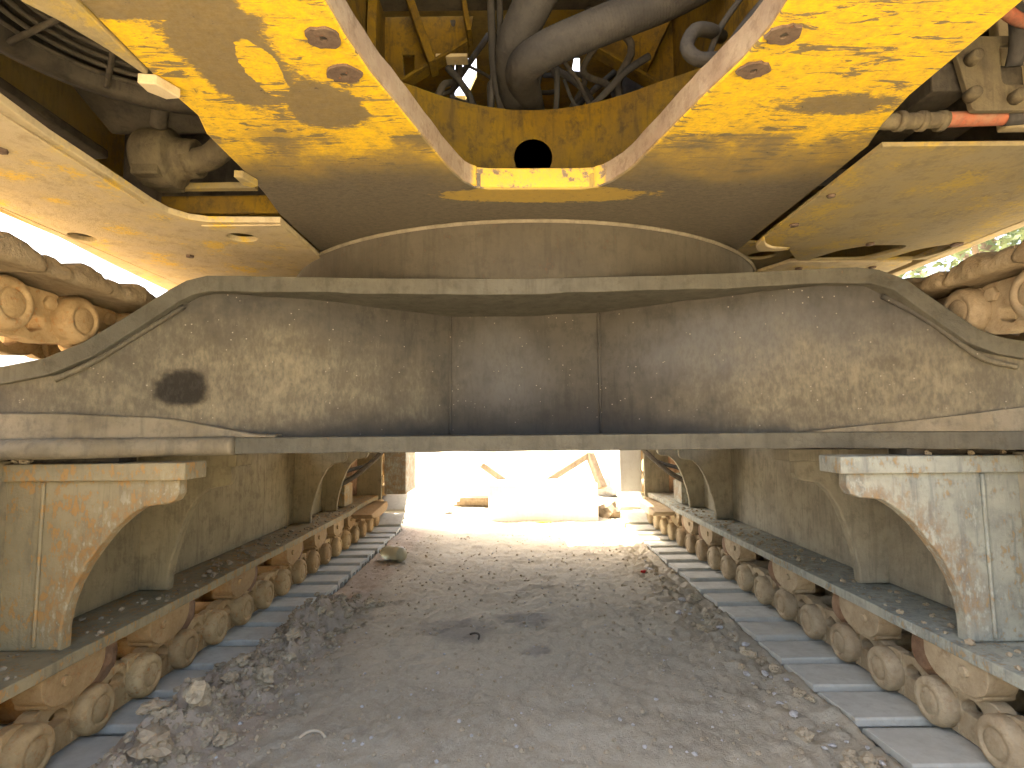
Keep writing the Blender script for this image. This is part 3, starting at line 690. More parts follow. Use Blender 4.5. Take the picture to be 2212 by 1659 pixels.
# --- upper structure
U = empty('upper_frame', (0.075, 1.6, 1.58), EX)
hz = horiz(1.6025)
outer = [(-0.67, 0.72), (-0.675, 1.06), (-0.668, 1.15), (-0.690, 1.225), (-0.693, 1.41), (-0.70, 1.54), (-0.722, 1.70), (-0.722, 5.45), (-0.60, 5.45), (-0.60, 4.95), (0.62, 4.95), (0.62, 5.45), (0.872, 5.45), (0.872, 1.83), (0.873, 1.70), (0.872, 1.45), (0.870, 1.31), (0.840, 1.21), (0.823, 1.10), (0.824, 0.72)]  # rear notch shaped to pass sun onto the ground
cut = [(-0.291, 0.74), (-0.290, 0.83), (-0.281, 0.915), (-0.263, 1.015), (-0.233, 1.125), (-0.193, 1.277), (-0.155, 1.415), (-0.128, 1.485), (-0.10, 1.520), (-0.06, 1.535), (0.20, 1.540), (0.245, 1.528), (0.280, 1.495), (0.322, 1.405), (0.379, 1.174), (0.404, 1.08), (0.432, 0.985), (0.446, 0.905), (0.446, 0.74)]
ub = plate('main_plate', outer, [cut], 0.045, hz, 'beam', U, 0.004)
# rusty cut edge lining the opening
vs_, fs_ = [], []; n = len(cut); ctr = Vector((0.075, 0.8))
def inset(p, d):
    return p
cc = smooth_path([(p[0], p[1], 0) for p in cut], 0.03)
inn = []
for i, p in enumerate(cc):
    t = (cc[min(i + 1, len(cc) - 1)] - cc[max(i - 1, 0)]).normalized(); nrm = Vector((t.y, -t.x, 0))
    if nrm.dot(Vector((0.075, 0.6, 0)) - p) < 0: nrm = -nrm
    w = 0.004 + 0.0025 * mnoise.noise(p * 22)
    inn.append(p + nrm * w)
m = MB(); vs_ = []
for p, q in zip(cc, inn): vs_ += [(p.x, p.y, 1.5835), (q.x, q.y, 1.5855), (q.x, q.y, 1.640), (p.x, p.y, 1.642)]
for i in range(len(cc) - 1):
    for q in range(4): r = (q + 1) % 4; fs_.append((i * 4 + q, i * 4 + r, i * 4 + 4 + r, i * 4 + 4 + q))
m.raw(vs_, fs_, False); m.build('opening_rim', 'rim', U)
# fold strip on the outer side of one beam and edge tabs
m = MB(); m.prism([(-0.76, 0.72), (-0.672, 0.72), (-0.676, 1.0), (-0.685, 1.0), (-0.704, 0.93), (-0.73, 0.865), (-0.757, 0.82)], 'z', 1.574, 1.590); m.build('edge_strip', 'panel', U, 0.002, 1)
m = MB(); m.prism([(-0.697, 1.0), (-0.665, 1.005), (-0.645, 1.052), (-0.675, 1.056), (-0.697, 1.03)], 'z', 1.558, 1.578); m.build('tab', 'deck', U, 0.002, 1)
m = MB(); m.prism([(-0.712, 1.395), (-0.69, 1.40), (-0.675, 1.455), (-0.695, 1.46), (-0.712, 1.445)], 'z', 1.558, 1.578); m.build('tab', 'panel', U, 0.002, 1)
for (x, y, r1, r2) in ((-0.318, 0.912, 0.030, 0.026), (-0.312, 1.010, 0.034, 0.026), (0.474, 0.915, 0.030, 0.024), (0.463, 1.010, 0.030, 0.024)):
    pl = plate('bolt_patch', ellipse(x, y, r1, r2, 22, 0.12), [ellipse(x, y, 0.0065, 0.0065, 12)], 0.006, horiz(1.578), 'bolt', U, 0.001)
    MB().lathe([(1.579, 0.0066), (1.5805, 0.0066)], 'z', (x, y, 0), 12).build('bolt_hole', 'dark', U)
# decks and covers
plate('left_deck', [(-1.405, 0.72), (-1.485, 1.55), (-1.49, 5.45), (-0.728, 5.45), (-0.728, 1.725), (-0.95, 1.715), (-1.0, 1.69), (-1.03, 1.64), (-1.036, 1.58), (-1.03, 1.4), (-1.026, 1.2), (-1.010, 1.05), (-1.0, 0.72)],
      [ellipse(-1.445, 1.845, 0.036, 0.046), ellipse(-0.915, 1.862, 0.048, 0.042)], 0.02, horiz(1.572), 'deck', U, 0.003).name = 'deck_plate'
m = MB(); m.prism([(-1.50, 1.58), (-1.494, 1.58), (-1.494, 5.45), (-1.66, 5.45), (-1.66, 3.2), (-1.616, 2.62), (-1.574, 2.17), (-1.528, 1.83)], 'z', 1.566, 1.60); m.build('deck_edge_beam', 'deck', U, 0.004, 2)
m = MB(); m.prism([(-1.09, 0.72), (-1.03, 0.72), (-1.045, 1.2), (-1.05, 1.5), (-1.05, 1.56), (-1.10, 1.5)], 'z', 1.556, 1.5615); m.build('deck_lip', 'deck', U, 0.0015, 1)
m = MB(); m.box((-0.985, 1.735, 1.556), (-0.73, 1.80, 1.5615)); m.build('deck_lip', 'deck', U, 0.0015, 1)
for (x, y) in ((-1.20, 2.05), (-1.20, 2.35), (-1.18, 1.25)):
    MB().lathe([(1.554, 0.006), (1.555, 0.014), (1.563, 0.016)], 'z', (x, y, 0), 6, False).build('bolt', 'bolt', U)
plate('cover_plate', rounded([(0.880, 1.275), (1.66, 1.275), (1.66, 2.19), (1.14, 2.19), (1.02, 2.02), (0.905, 2.00), (0.884, 1.93)], [0, 0, 0, 0.02, 0.10, 0.06, 0.05], 6),
      [rounded([(1.18, 2.182), (1.235, 2.06), (1.31, 2.005), (1.455, 2.005), (1.465, 2.06), (1.395, 2.182)], 0.03, 4), rounded([(1.485, 2.182), (1.53, 2.06), (1.59, 2.005), (1.645, 2.01), (1.645, 2.10), (1.61, 2.182)], 0.025, 4)], 0.012, horiz(1.567), 'panel', U, 0.002)
plate('cover_lip', rounded([(0.874, 1.885), (0.880, 1.97), (0.915, 2.03), (1.02, 2.05), (1.13, 2.075), (1.06, 2.025), (0.96, 2.005), (0.915, 1.965)], 0.02, 4), [], 0.014, lambda a, b, c: (a, b, 1.556 + c + 0.5 * (a - 0.88) ** 2), 'deck', U, 0.003)
m = MB(); m.prism([(1.12, 2.20), (1.62, 2.215), (1.62, 2.40), (1.16, 2.40), (1.02, 2.45), (1.05, 2.37)], 'z', 1.560, 1.575); m.build('rear_cover', 'deck', U, 0.002, 1)
m = MB(); m.prism([(1.672, 1.28), (1.72, 1.28), (1.70, 5.45), (1.64, 5.45)], 'z', 1.562, 1.60); m.build('deck_edge_beam', 'deck', U, 0.004, 2)
plate('back_deck', [(0.878, 2.03), (1.12, 2.10), (1.15, 2.41), (1.63, 2.42), (1.63, 5.45), (0.878, 5.45)], [ellipse(1.0, 2.19, 0.055, 0.05)], 0.012, horiz(1.590), 'panel', U, 0.002).name = 'deck_plate'
for (x, y, s_) in ((0.925, 1.78, 1), (1.30, 1.98, 1), (1.625, 1.995, 1.4), (1.20, 2.29, 1), (1.50, 2.28, 1), (1.45, 1.42, 1), (0.915, 1.55, 0.8)):
    MB().lathe([(1.553, 0.005 * s_), (1.554, 0.013 * s_), (1.560, 0.015 * s_)], 'z', (x, y, 0), 12).build('bolt', 'bolt', U)
# house shell, unseen; its ends and rear notch are shaped for the light
H = empty('house', (0.05, 2.4, 1.62), EX)
def wall(name, a, b, mat='house'): m = MB(); m.box(a, b); return m.build(name, mat, H, 0.01, 2)
wall('side_wall', (-1.62, 0.72, 1.602), (-1.585, 5.45, 2.55)); wall('side_wall', (1.70, 0.72, 1.602), (1.735, 5.45, 2.55))
wall('rear_wall', (-1.62, 5.455, 1.55), (-0.60, 5.55, 2.53)); wall('rear_wall', (0.62, 5.455, 1.55), (1.735, 5.55, 2.53)); wall('rear_wall', (-0.60, 4.90, 1.63), (0.62, 4.945, 2.53)); wall('rear_wall', (-0.645, 4.95, 1.63), (-0.605, 5.45, 2.53)); wall('rear_wall', (0.625, 4.95, 1.63), (0.665, 5.45, 2.53)); wall('front_wall', (-1.62, 0.66, 1.602), (-0.68, 0.715, 2.55)); wall('front_wall', (0.84, 0.66, 1.602), (1.735, 0.715, 2.55))
slots = [[(-0.50, 2.60), (-0.465, 2.60), (-0.49, 2.79), (-0.525, 2.79)], [(-0.283, 2.85), (-0.175, 2.853), (-0.182, 3.01), (-0.265, 3.24), (-0.34, 3.24), (-0.31, 3.0)], [(0.35, 2.86), (0.38, 2.862), (0.402, 3.04), (0.35, 3.04)]]
q = 1.644 / 1.994   # slots lie on the lower roof height
slots = [[(x * q, y * q) for x, y in s_] for s_ in slots]
plate('roof', [(-1.62, 1.96), (1.735, 1.96), (1.735, 5.55), (0.62, 5.55), (0.62, 4.95), (-0.60, 4.95), (-0.60, 5.55), (-1.62, 5.55)], slots, 0.03, horiz(2.55), 'house', H)  # rear notch shaped to let sun reach the ground, slots to show sky
plate('roof', [(-1.62, 0.66), (-0.56, 0.66), (-0.56, 1.955), (-1.62, 1.955)], [], 0.03, horiz(2.55), 'house', H)
plate('roof', [(0.72, 0.66), (1.735, 0.66), (1.735, 1.955), (0.72, 1.955)], [], 0.03, horiz(2.55), 'house', H)
plate('well_sun_blocker', [(-0.555, 0.66), (0.715, 0.66), (0.715, 1.955), (-0.555, 1.955)], [ellipse(-0.285, 0.99, 0.030, 0.034, 14)], 0.03, horiz(2.46), 'dim', H)  # added unseen lid blocking sun, its hole cut for a sun spot

# centre well behind the opening
W = empty('centre_well', (0.075, 1.7, 1.63), EX)
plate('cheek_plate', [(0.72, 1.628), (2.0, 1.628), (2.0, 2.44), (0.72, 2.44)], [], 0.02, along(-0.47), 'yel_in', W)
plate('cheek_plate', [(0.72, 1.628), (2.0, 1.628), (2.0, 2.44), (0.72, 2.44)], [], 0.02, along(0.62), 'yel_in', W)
# concave wall with round port
vs_, fs_ = [], []; na, nz = 60, 14
def ywall(x): return 1.755 - 0.115 * ((x - 0.075) / 0.36) ** 2 if abs(x - 0.075) < 0.36 else 1.64 - 0.5 * (abs(x - 0.075) - 0.36)
xs_ = [-0.46 + 1.07 * i / na for i in range(na + 1)]
hx, hzz, hr = 0.075, 1.774, 0.062
bmw = bmesh.new(); grid = {}
for i, x in enumerate(xs_):
    for j in range(nz + 1): grid[i, j] = bmw.verts.new((x, 0, 1.63 + (1.945 - 1.63) * j / nz))
bmw.free()
ring_n = 28
wm = plate_mesh('ring_wall', [(-0.46, 1.63)] + [(x, 1.63) for x in xs_[1:-1]] + [(0.61, 1.63), (0.61, 1.945)] + [(x, 1.935 + 0.02 * ((x - 0.075) / 0.5) ** 2) for x in reversed(xs_[1:-1])] + [(-0.46, 1.945)], [ellipse(hx, hzz, hr, hr, 32)], 0.03, lambda a, b, c: (a, c, b), 0.002)
bmw = bmesh.new(); bmw.from_mesh(wm)
for xc in xs_[1:-1:2]:
    bmesh.ops.bisect_plane(bmw, geom=bmw.verts[:] + bmw.edges[:] + bmw.faces[:], plane_co=(xc, 0, 0), plane_no=(1, 0, 0))
for v in bmw.verts: v.co.y += ywall(v.co.x)
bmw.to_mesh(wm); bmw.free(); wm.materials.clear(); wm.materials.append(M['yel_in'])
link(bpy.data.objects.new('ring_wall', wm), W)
MB().lathe([(1.74, hr), (1.775, hr), (1.775, hr - 0.006), (1.74, hr - 0.006), (1.74, hr)], 'y', (hx, 0, hzz), 32).build('port_collar', 'dim', W)
wm_h = MB(); wm_h.tube([(0.0, 1.785, 1.72), (0.06, 1.79, 1.78), (0.15, 1.80, 1.83)], 0.014, 10); wm_h.build('pipe', 'deck', W)  # paleness stands in for light on the pipes inside the dark port
wm_h = MB(); wm_h.tube([(0.05, 1.788, 1.69), (0.09, 1.79, 1.765), (0.16, 1.79, 1.79)], 0.014, 10); wm_h.build('pipe', 'deck', W)
# cross plates with stiffener ribs
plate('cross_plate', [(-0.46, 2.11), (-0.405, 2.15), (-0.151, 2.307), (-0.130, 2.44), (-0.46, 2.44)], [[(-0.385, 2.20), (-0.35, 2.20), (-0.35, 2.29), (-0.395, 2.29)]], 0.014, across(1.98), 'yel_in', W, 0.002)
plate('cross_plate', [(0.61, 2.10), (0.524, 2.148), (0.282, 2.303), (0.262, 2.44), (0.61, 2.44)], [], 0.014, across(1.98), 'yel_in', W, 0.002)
def bar(name, a, b, w, d, mat):
    a, b = Vector(a), Vector(b); t = (b - a).normalized(); s_ = Vector((0, 1, 0)); n_ = t.cross(s_).normalized()
    vs = [p + s_ * d * i + n_ * w * j for p in (a, b) for i, j in ((-.5, -.5), (.5, -.5), (.5, .5), (-.5, .5))]
    m = MB(); m.raw(vs, [(0, 1, 2, 3), (7, 6, 5, 4), (0, 1, 5, 4), (1, 2, 6, 5), (2, 3, 7, 6), (3, 0, 4, 7)]); return m.build(name, mat, W, 0.002, 1)
bar('rib', (-0.44, 1.945, 2.125), (-0.15, 1.945, 2.305), 0.012, 0.06, 'yel_in'); bar('rib', (0.57, 1.945, 2.12), (0.28, 1.945, 2.30), 0.012, 0.06, 'yel_in')
bar('rib', (-0.352, 1.93, 2.44), (-0.272, 1.93, 2.205), 0.028, 0.09, 'yel_in'); bar('rib', (-0.160, 1.93, 2.44), (-0.140, 1.93, 2.32), 0.018, 0.09, 'yel_in')
bar('rib', (0.60, 1.93, 2.42), (0.49, 1.93, 2.19), 0.02, 0.09, 'yel_in'); bar('rib', (-0.265, 1.95, 2.255), (-0.15, 1.95, 2.255), 0.012, 0.05, 'deck')
bar('rib', (-0.44, 1.70, 2.03), (-0.43, 1.70, 2.44), 0.03, 0.03, 'yel_in')
# machinery deep inside
m = MB(); m.lathe([(1.60, 0.34), (1.95, 0.34), (1.97, 0.30), (2.05, 0.29), (2.07, 0.2), (2.2, 0.19)], 'z', (0.09, 2.75, 0), 32); m.build('swivel_joint', 'dim', W)
m = MB(); m.box((0.13, 2.3, 1.95), (0.42, 2.5, 2.20)); m.box((-0.42, 2.35, 1.95), (-0.3, 2.6, 2.3)); m.build('valve_block', 'yel_in', W, 0.01, 2)
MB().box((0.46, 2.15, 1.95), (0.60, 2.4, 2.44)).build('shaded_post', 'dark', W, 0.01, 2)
# hoses
HO = EX
MB().tube([(0.34, 1.42, 2.45), (0.21, 1.46, 2.29), (0.115, 1.50, 2.185), (0.05, 1.55, 2.10), (0.015, 1.62, 2.05), (0.02, 1.75, 2.02), (0.03, 1.95, 2.03)], 0.056, 18, 0.0005, 0.012, 0.004).build('boom_hose', 'hose', HO)
MB().tube([(0.72, 1.43, 2.23), (0.59, 1.44, 2.15), (0.447, 1.45, 2.078), (0.255, 1.46, 2.008), (0.10, 1.50, 1.965), (0.04, 1.60, 1.975), (0.06, 1.80, 2.02), (0.10, 2.05, 2.03)], 0.050, 18, 0.0005, 0.009, 0.003).build('boom_hose', 'hose', HO)
MB().tube([(0.69, 1.22, 2.00), (0.62, 1.24, 1.91), (0.546, 1.25, 1.819), (0.50, 1.27, 1.74), (0.48, 1.31, 1.64)], 0.020, 14, 0.0006, 0.01, 0.005).build('side_hose', 'hose', HO)
MB().tube([(0.56, 1.40, 1.93), (0.50, 1.32, 1.888), (0.452, 1.29, 1.865), (0.430, 1.285, 1.82), (0.455, 1.285, 1.79), (0.51, 1.30, 1.80), (0.60, 1.36, 1.85)], 0.017, 14).build('side_hose', 'hose', HO)
MB().tube([(0.60, 1.33, 2.00), (0.53, 1.34, 1.90), (0.50, 1.35, 1.80), (0.52, 1.37, 1.70)], 0.008, 10).build('cable', 'hose', HO)
for pth, r in (([(-0.06, 1.70, 2.40), (-0.055, 1.72, 2.22), (-0.05, 1.74, 2.08), (-0.03, 1.80, 1.99), (-0.02, 1.9, 1.93)], 0.013), ([(-0.03, 1.72, 2.40), (-0.03, 1.74, 2.2), (-0.055, 1.78, 2.06), (-0.065, 1.82, 1.93)], 0.011),
               ([(0.0, 1.68, 2.2), (-0.01, 1.72, 2.08), (0.02, 1.78, 2.02), (0.04, 1.85, 2.06)], 0.011), ([(0.16, 1.78, 2.10), (0.16, 1.80, 2.02), (0.155, 1.84, 1.93)], 0.010), ([(0.11, 1.78, 2.12), (0.09, 1.80, 2.04), (0.07, 1.85, 1.93)], 0.012),
               ([(0.22, 1.85, 1.95), (0.30, 1.76, 1.985), (0.38, 1.74, 2.06), (0.46, 1.75, 2.12)], 0.012), ([(-0.36, 1.78, 2.04), (-0.28, 1.79, 1.985), (-0.16, 1.84, 1.955), (-0.05, 1.9, 1.95)], 0.016), ([(0.28, 1.83, 1.95), (0.22, 1.84, 2.02), (0.19, 1.84, 2.10)], 0.006),
               ([(-0.16, 1.9, 1.96), (-0.13, 1.86, 2.03), (-0.17, 1.88, 2.12), (-0.22, 1.92, 2.2)], 0.012), ([(-0.40, 0.9, 2.2), (-0.41, 1.05, 2.0), (-0.415, 1.15, 1.85), (-0.43, 1.3, 1.7)], 0.016), ([(-0.36, 0.8, 2.2), (-0.35, 0.95, 1.98), (-0.31, 1.0, 1.93), (-0.33, 0.95, 2.1)], 0.010)):
    MB().tube(pth, r, 12).build('cable', 'hose', HO)

rc = random.Random(5)
for i in range(16):
    x = rc.uniform(-0.35, 0.48); y = rc.uniform(1.78, 2.1); z0 = rc.uniform(1.93, 1.98)
    MB().tube([(x, y, z0), (x + rc.uniform(-.06, .06), y + rc.uniform(-.05, .05), z0 + 0.12), (x + rc.uniform(-.14, .14), y + rc.uniform(0, .2), z0 + 0.26), (x + rc.uniform(-.2, .2), y + rc.uniform(0, .3), z0 + 0.45)], rc.uniform(0.006, 0.014), 8, step=0.03).build('cable', 'dark' if i % 3 else 'hose', HO)
# machinery over the gap beside one deck
G = empty('cooling_unit', (-0.9, 1.3, 1.7), EX)
FC = (-0.82, 1.13)
for k in range(8):
    r = 0.10 + 0.028 * k
    pts = [(FC[0] - r * math.cos(t), FC[1] + r * math.sin(t), 1.85 - 0.006 * k) for t in [-1.2 + i * 0.22 for i in range(15)]]
    MB().tube(pts, 0.0055, 8, step=0.03).build('guard_ring', 'dim', G)
for t in (-0.4, 0.25, 0.85, 1.45):
    MB().tube([(FC[0] - 0.08 * math.cos(t), FC[1] + 0.08 * math.sin(t), 1.845), (FC[0] - 0.33 * math.cos(t), FC[1] + 0.33 * math.sin(t), 1.795)], 0.007, 8).build('guard_spoke', 'dim', G)
vs_, fs_ = [], []
for i in range(29):
    t = -1.2 + i * 0.115
    for (r, z) in ((0.325, 1.83), (0.33, 1.795), (0.355, 1.785), (0.40, 1.80), (0.42, 2.3)): vs_.append((FC[0] - r * math.cos(t), FC[1] + r * math.sin(t), z))
for i in range(28):
    for q in range(4): fs_.append((i * 5 + q, i * 5 + q + 1, i * 5 + q + 6, i * 5 + q + 5))
m = MB(); m.raw(vs_, fs_, True); m.build('fan_shroud', 'dim', G)
m = MB(); m.box((-1.55, 0.72, 1.76), (-1.26, 1.70, 1.79)); m.build('belly_shelf', 'dim', G, 0.01, 2)
m = MB(); m.prism([(0.72, 2.09), (1.62, 1.80), (1.70, 1.84), (0.72, 2.21)], 'x', -1.2, -0.70); m.build('back_sheet', 'dim', G, 0.01, 2)
m = MB(); m.lathe([(-1.10, 0.03), (-1.10, 0.075), (-1.085, 0.085), (-1.0, 0.085), (-0.99, 0.06), (-0.93, 0.055)], 'x', (0, 1.62, 1.72), 20); m.box((-1.09, 1.55, 1.645), (-1.01, 1.69, 1.70)); m.build('pump_body', 'brown_casting', G, 0.006, 2)
MB().tube([(-0.96, 1.60, 1.70), (-0.88, 1.60, 1.72), (-0.80, 1.56, 1.78), (-0.74, 1.5, 1.9)], 0.036, 14).build('pipe', 'brown_casting', G)
MB().tube([(-1.02, 1.56, 1.79), (-0.98, 1.52, 1.83), (-0.90, 1.50, 1.84), (-0.78, 1.50, 1.86)], 0.022, 12).build('pipe', 'dim', G)
m = MB(); m.box((-1.10, 1.70, 1.665), (-0.80, 1.725, 1.685)); m.build('cross_bar', 'panel', G, 0.002, 1)
m = MB(); m.box((-1.12, 1.74, 1.60), (-0.74, 1.80, 1.66)); m.build('cross_channel', 'yel_in', G, 0.008, 2)
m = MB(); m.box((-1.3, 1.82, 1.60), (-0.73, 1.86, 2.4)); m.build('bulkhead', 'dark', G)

# machinery over the gap beside the other deck
V = empty('valve_unit', (1.15, 1.15, 1.65), EX)
MB().tube([(0.80, 1.245, 1.605), (0.90, 1.235, 1.600), (1.0, 1.23, 1.600)], 0.018, 16).build('hose_fitting', 'brown_casting', V)
MB().tube([(0.99, 1.23, 1.600), (1.06, 1.23, 1.602), (1.135, 1.23, 1.604)], 0.017, 16).build('hose_sleeve', 'red', V)
MB().tube([(1.13, 1.23, 1.604), (1.20, 1.22, 1.61), (1.27, 1.18, 1.64), (1.32, 1.08, 1.72)], 0.019, 14).build('elbow_hose', 'hose', V)
for x in (0.895, 0.945, 0.99):
    MB().lathe([(x - 0.007, 0.018), (x - 0.007, 0.0225), (x + 0.007, 0.0225), (x + 0.007, 0.018)], 'x', (0, 1.235, 1.600), 16).build('hose_ferrule', 'brown_casting', V)
plate('mounting_bracket', rounded([(1.03, 1.60), (1.42, 1.60), (1.42, 1.775), (1.00, 1.775), (1.00, 1.74)], 0.01, 3), [rounded([(1.10, 1.66), (1.165, 1.66), (1.165, 1.755), (1.10, 1.755)], 0.015, 3), rounded([(1.19, 1.66), (1.25, 1.66), (1.25, 1.755), (1.19, 1.755)], 0.015, 3)], 0.014, across(1.20), 'brown_casting', V, 0.002)
m = MB(); m.box((0.96, 1.215, 1.66), (1.05, 1.75, 1.73)); m.build('square_tube', 'dim', V, 0.006, 2)
m = MB(); m.box((1.10, 1.215, 1.65), (1.17, 1.75, 1.72)); m.build('square_tube', 'dim', V, 0.006, 2)
m = MB(); m.box((1.20, 1.30, 1.62), (1.60, 1.33, 2.2)); m.build('side_sheet', 'deck', V, 0.006, 2)
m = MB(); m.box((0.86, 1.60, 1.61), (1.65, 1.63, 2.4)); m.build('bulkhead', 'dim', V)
for (x, z) in ((1.03, 1.715), (1.205, 1.70), (1.02, 1.63), (1.12, 1.625), (1.29, 1.74)):
    MB().lathe([(1.168, 0.006), (1.166, 0.013), (1.178, 0.0145), (1.192, 0.0145)], 'y', (x, 0, z), 12).build('bolt', 'brown_casting', V)
MB().tube([(1.02, 1.12, 1.85), (1.09, 1.14, 1.80), (1.12, 1.17, 1.74), (1.125, 1.19, 1.70)], 0.016, 12).build('elbow_hose', 'hose', V)
MB().tube([(1.0, 1.10, 1.79), (1.10, 1.13, 1.76), (1.20, 1.14, 1.79), (1.3, 1.1, 1.85)], 0.013, 12).build('hose_sleeve', 'red', V)
m = MB(); m.box((0.86, 0.72, 1.95), (1.66, 1.6, 1.98)); m.build('inner_floor', 'dim', V, 0.01, 2)

# ------------------------------------------------------------------ loose things on the ground
clods = [lump_mesh('dirt_clod', 'clod', q + 0.7, 3, 0.62, 0.72) for q in range(5)]
pebs = [lump_mesh('pebble', 'pebble', q + 3.3, 2, 0.28, 0.65) for q in range(4)]
def put(me, name, x, y, s, lab, cat, grp, sink=0.35, sq=(1, 1, 1), z=None):
    o = bpy.data.objects.new(name, me)
    zz = (gh(x, y) if z is None else z) + s * sq[2] * 0.7 * (1 - sink)
    o.matrix_basis = Matrix.Translation((x, y, zz)) @ Matrix.Rotation(random.uniform(0, 6.28), 4, 'Z') @ Matrix.Rotation(random.uniform(-.4, .4), 4, 'X') @ Matrix.Diagonal((s * sq[0], s * sq[1], s * sq[2], 1))
    link(o); tag(o, lab, cat, grp); return o
k = 0
while k < 95:
    y = 1.35 + 1.9 * random.random() ** 1.3; x = float(ridge_c(y)) + random.gauss(0.02, 0.075)
    s = 0.009 + 0.020 * random.random() ** 2
    put(random.choice(clods), 'dirt_clod', x, y, s, 'dry brown earth clod on the crumbled ridge beside the rust brown track', 'clod', 'earth clods along the ridge', 0.3, (random.uniform(.8, 1.4), 1, random.uniform(.7, 1.1))); k += 1
for (x, y, s, q, lab) in ((-1.10, 1.73, 0.034, (1.3, .8, .8), 'smooth pale grey stone lying on the shoe beside the ridge'), (-0.97, 1.78, 0.042, (1.2, .8, 1.1), 'largest tan wedge-shaped clod standing on the ridge crest'), (-0.92, 2.12, 0.04, (1.2, .9, .9), 'broad reddish clod leaning on the inner flank of the ridge'), (-0.99, 1.60, 0.045, (1.4, 1, .8), 'broad flat clod at the near end of the ridge')):
    put(pebs[0] if 'stone' in lab else clods[2], 'stone' if 'stone' in lab else 'dirt_clod', x, y, s, lab, 'stone' if 'stone' in lab else 'clod', None, 0.15, q, z=0.0 if 'stone' in lab else None)
k = 0
while k < 46:
    y = 1.35 + 2.6 * random.random() ** 1.5; x = 0.93 + random.gauss(0, 0.055)
    if x > 1.02: continue
    put(random.choice(pebs), 'pebble', x, y, 0.006 + 0.013 * random.random() ** 2, 'pale grey pebble in the rut beside the paler track', 'pebble', 'pebbles in the rut', 0.3, (1.2, .9, .8)); k += 1
k = 0
while k < 40:
    y = 1.35 + 2.4 * random.random(); x = 0.94 + random.gauss(0, 0.06)
    if x > 1.01: continue
    put(random.choice(clods), 'dirt_clod', x, y, 0.010 + 0.016 * random.random(), 'grey brown earth crumb in the rut beside the paler track', 'clod', 'earth crumbs in the rut', 0.4); k += 1
# scattered grit: nobody could count it
def scatter(name, mat, n, xf, yf, sf, lab):
    m = MB(); base = [lump_mesh('tmp', mat, q + 9.1, 1, 0.4, 0.7) for q in range(3)]
    vs, fs = [], []
    xs = np.array([xf() for _ in range(n)]); ys = np.array([yf() for _ in range(n)]); zs = ground_h(xs[None, :], ys[None, :])[0]
    for x, y, z in zip(xs, ys, zs):
        b = random.choice(base); s = sf(); a = random.uniform(0, 6.28); ca, sa = math.cos(a) * s, math.sin(a) * s; o = len(vs)
        vs += [(x + v.co.x * ca - v.co.y * sa, y + v.co.x * sa + v.co.y * ca, z + v.co.z * s + s * 0.25) for v in b.vertices]
        fs += [tuple(i + o for i in p.vertices) for p in b.polygons]
    me = bpy.data.meshes.new(name); me.from_pydata(vs, [], fs); me.materials.append(M[mat])
    for b in base: bpy.data.meshes.remove(b)
    o = link(bpy.data.objects.new(name, me)); tag(o, lab, name, None, 'stuff'); return o
scatter('gravel', 'pebble', 520, lambda: random.uniform(-0.95, 1.0), lambda: 1.25 + 3.6 * random.random() ** 1.6, lambda: 0.0022 + 0.0065 * random.random() ** 3, 'fine pale grit scattered over the dirt')
scatter('dirt_crumbs', 'clod', 2200, lambda: random.uniform(-1.05, 1.02), lambda: 1.25 + 3.8 * random.random() ** 1.3, lambda: 0.002 + 0.008 * random.random() ** 3, 'small earth crumbs scattered over the dirt')
scatter('ridge_crumbs', 'clod', 2600, lambda: random.gauss(-0.99, 0.09), lambda: 1.3 + 1.9 * random.random() ** 1.2, lambda: 0.004 + 0.010 * random.random() ** 2, 'loose crumbled earth on the ridge beside the track')

def ledge(n, side, lab):
    base = [lump_mesh('tmp', 'clod', q + 30.1, 1, 0.4, 0.7) for q in range(3)]; vs, fs = [], []
    for _ in range(n):
        y = 1.3 + 3.4 * random.random(); x = side * (1.275 + 0.18 * random.random() ** 1.5); s_ = 0.003 + 0.011 * random.random() ** 3
        if y < 2.6 and random.random() < 0.6: continue
        z = 0.284 + 0.055 * max(0, (y - 4.35) / 0.6) ** 1.6; b = random.choice(base); a = random.uniform(0, 6.28); ca, sa = math.cos(a) * s_, math.sin(a) * s_; o = len(vs)
        vs += [(x + v.co.x * ca - v.co.y * sa, y + v.co.x * sa + v.co.y * ca, z + v.co.z * s_ + s_ * 0.4) for v in b.vertices]; fs += [tuple(i + o for i in p.vertices) for p in b.polygons]
    me = bpy.data.meshes.new('ledge_dirt'); me.from_pydata(vs, [], fs); me.materials.append(M['clod'])
    for b in base: bpy.data.meshes.remove(b)
    tag(link(bpy.data.objects.new('ledge_dirt', me)), lab, 'dirt', None, 'stuff')
ledge(420, -1, 'earth crumbs lying on the ledge above the rust brown track'); ledge(420, 1, 'earth crumbs lying on the ledge above the paler track')

# plastic bottle lying on its side
B = empty('plastic_bottle', (-0.86, 4.12, gh(-0.86, 4.12))); tag(B, 'squashed cloudy plastic bottle lying beside the far shoes of the rust brown track', 'bottle')
bz = gh(-0.86, 4.12) + 0.052
m = MB(); m.lathe([(-0.10, 0.012), (-0.10, 0.046), (-0.09, 0.052), (-0.03, 0.053), (0.0, 0.044), (0.02, 0.050), (0.07, 0.051), (0.095, 0.040), (0.115, 0.018), (0.13, 0.015)], 'x', (0, 0, 0), 24)
me = m.mesh('bottle_body'); me.materials.append(M['plastic'])
BM = Matrix.Translation((-0.87, 4.13, bz)) @ Matrix.Rotation(R(140), 4, 'Z') @ Matrix.Rotation(0.05, 4, 'Y')
obj_from(me, 'bottle_body', B, BM)
m = MB(); m.lathe([(0.122, 0.018), (0.145, 0.018), (0.146, 0.012)], 'x', (0, 0, 0), 16); me = m.mesh('bottle_cap'); me.materials.append(M['cap']); obj_from(me, 'bottle_cap', B, BM)

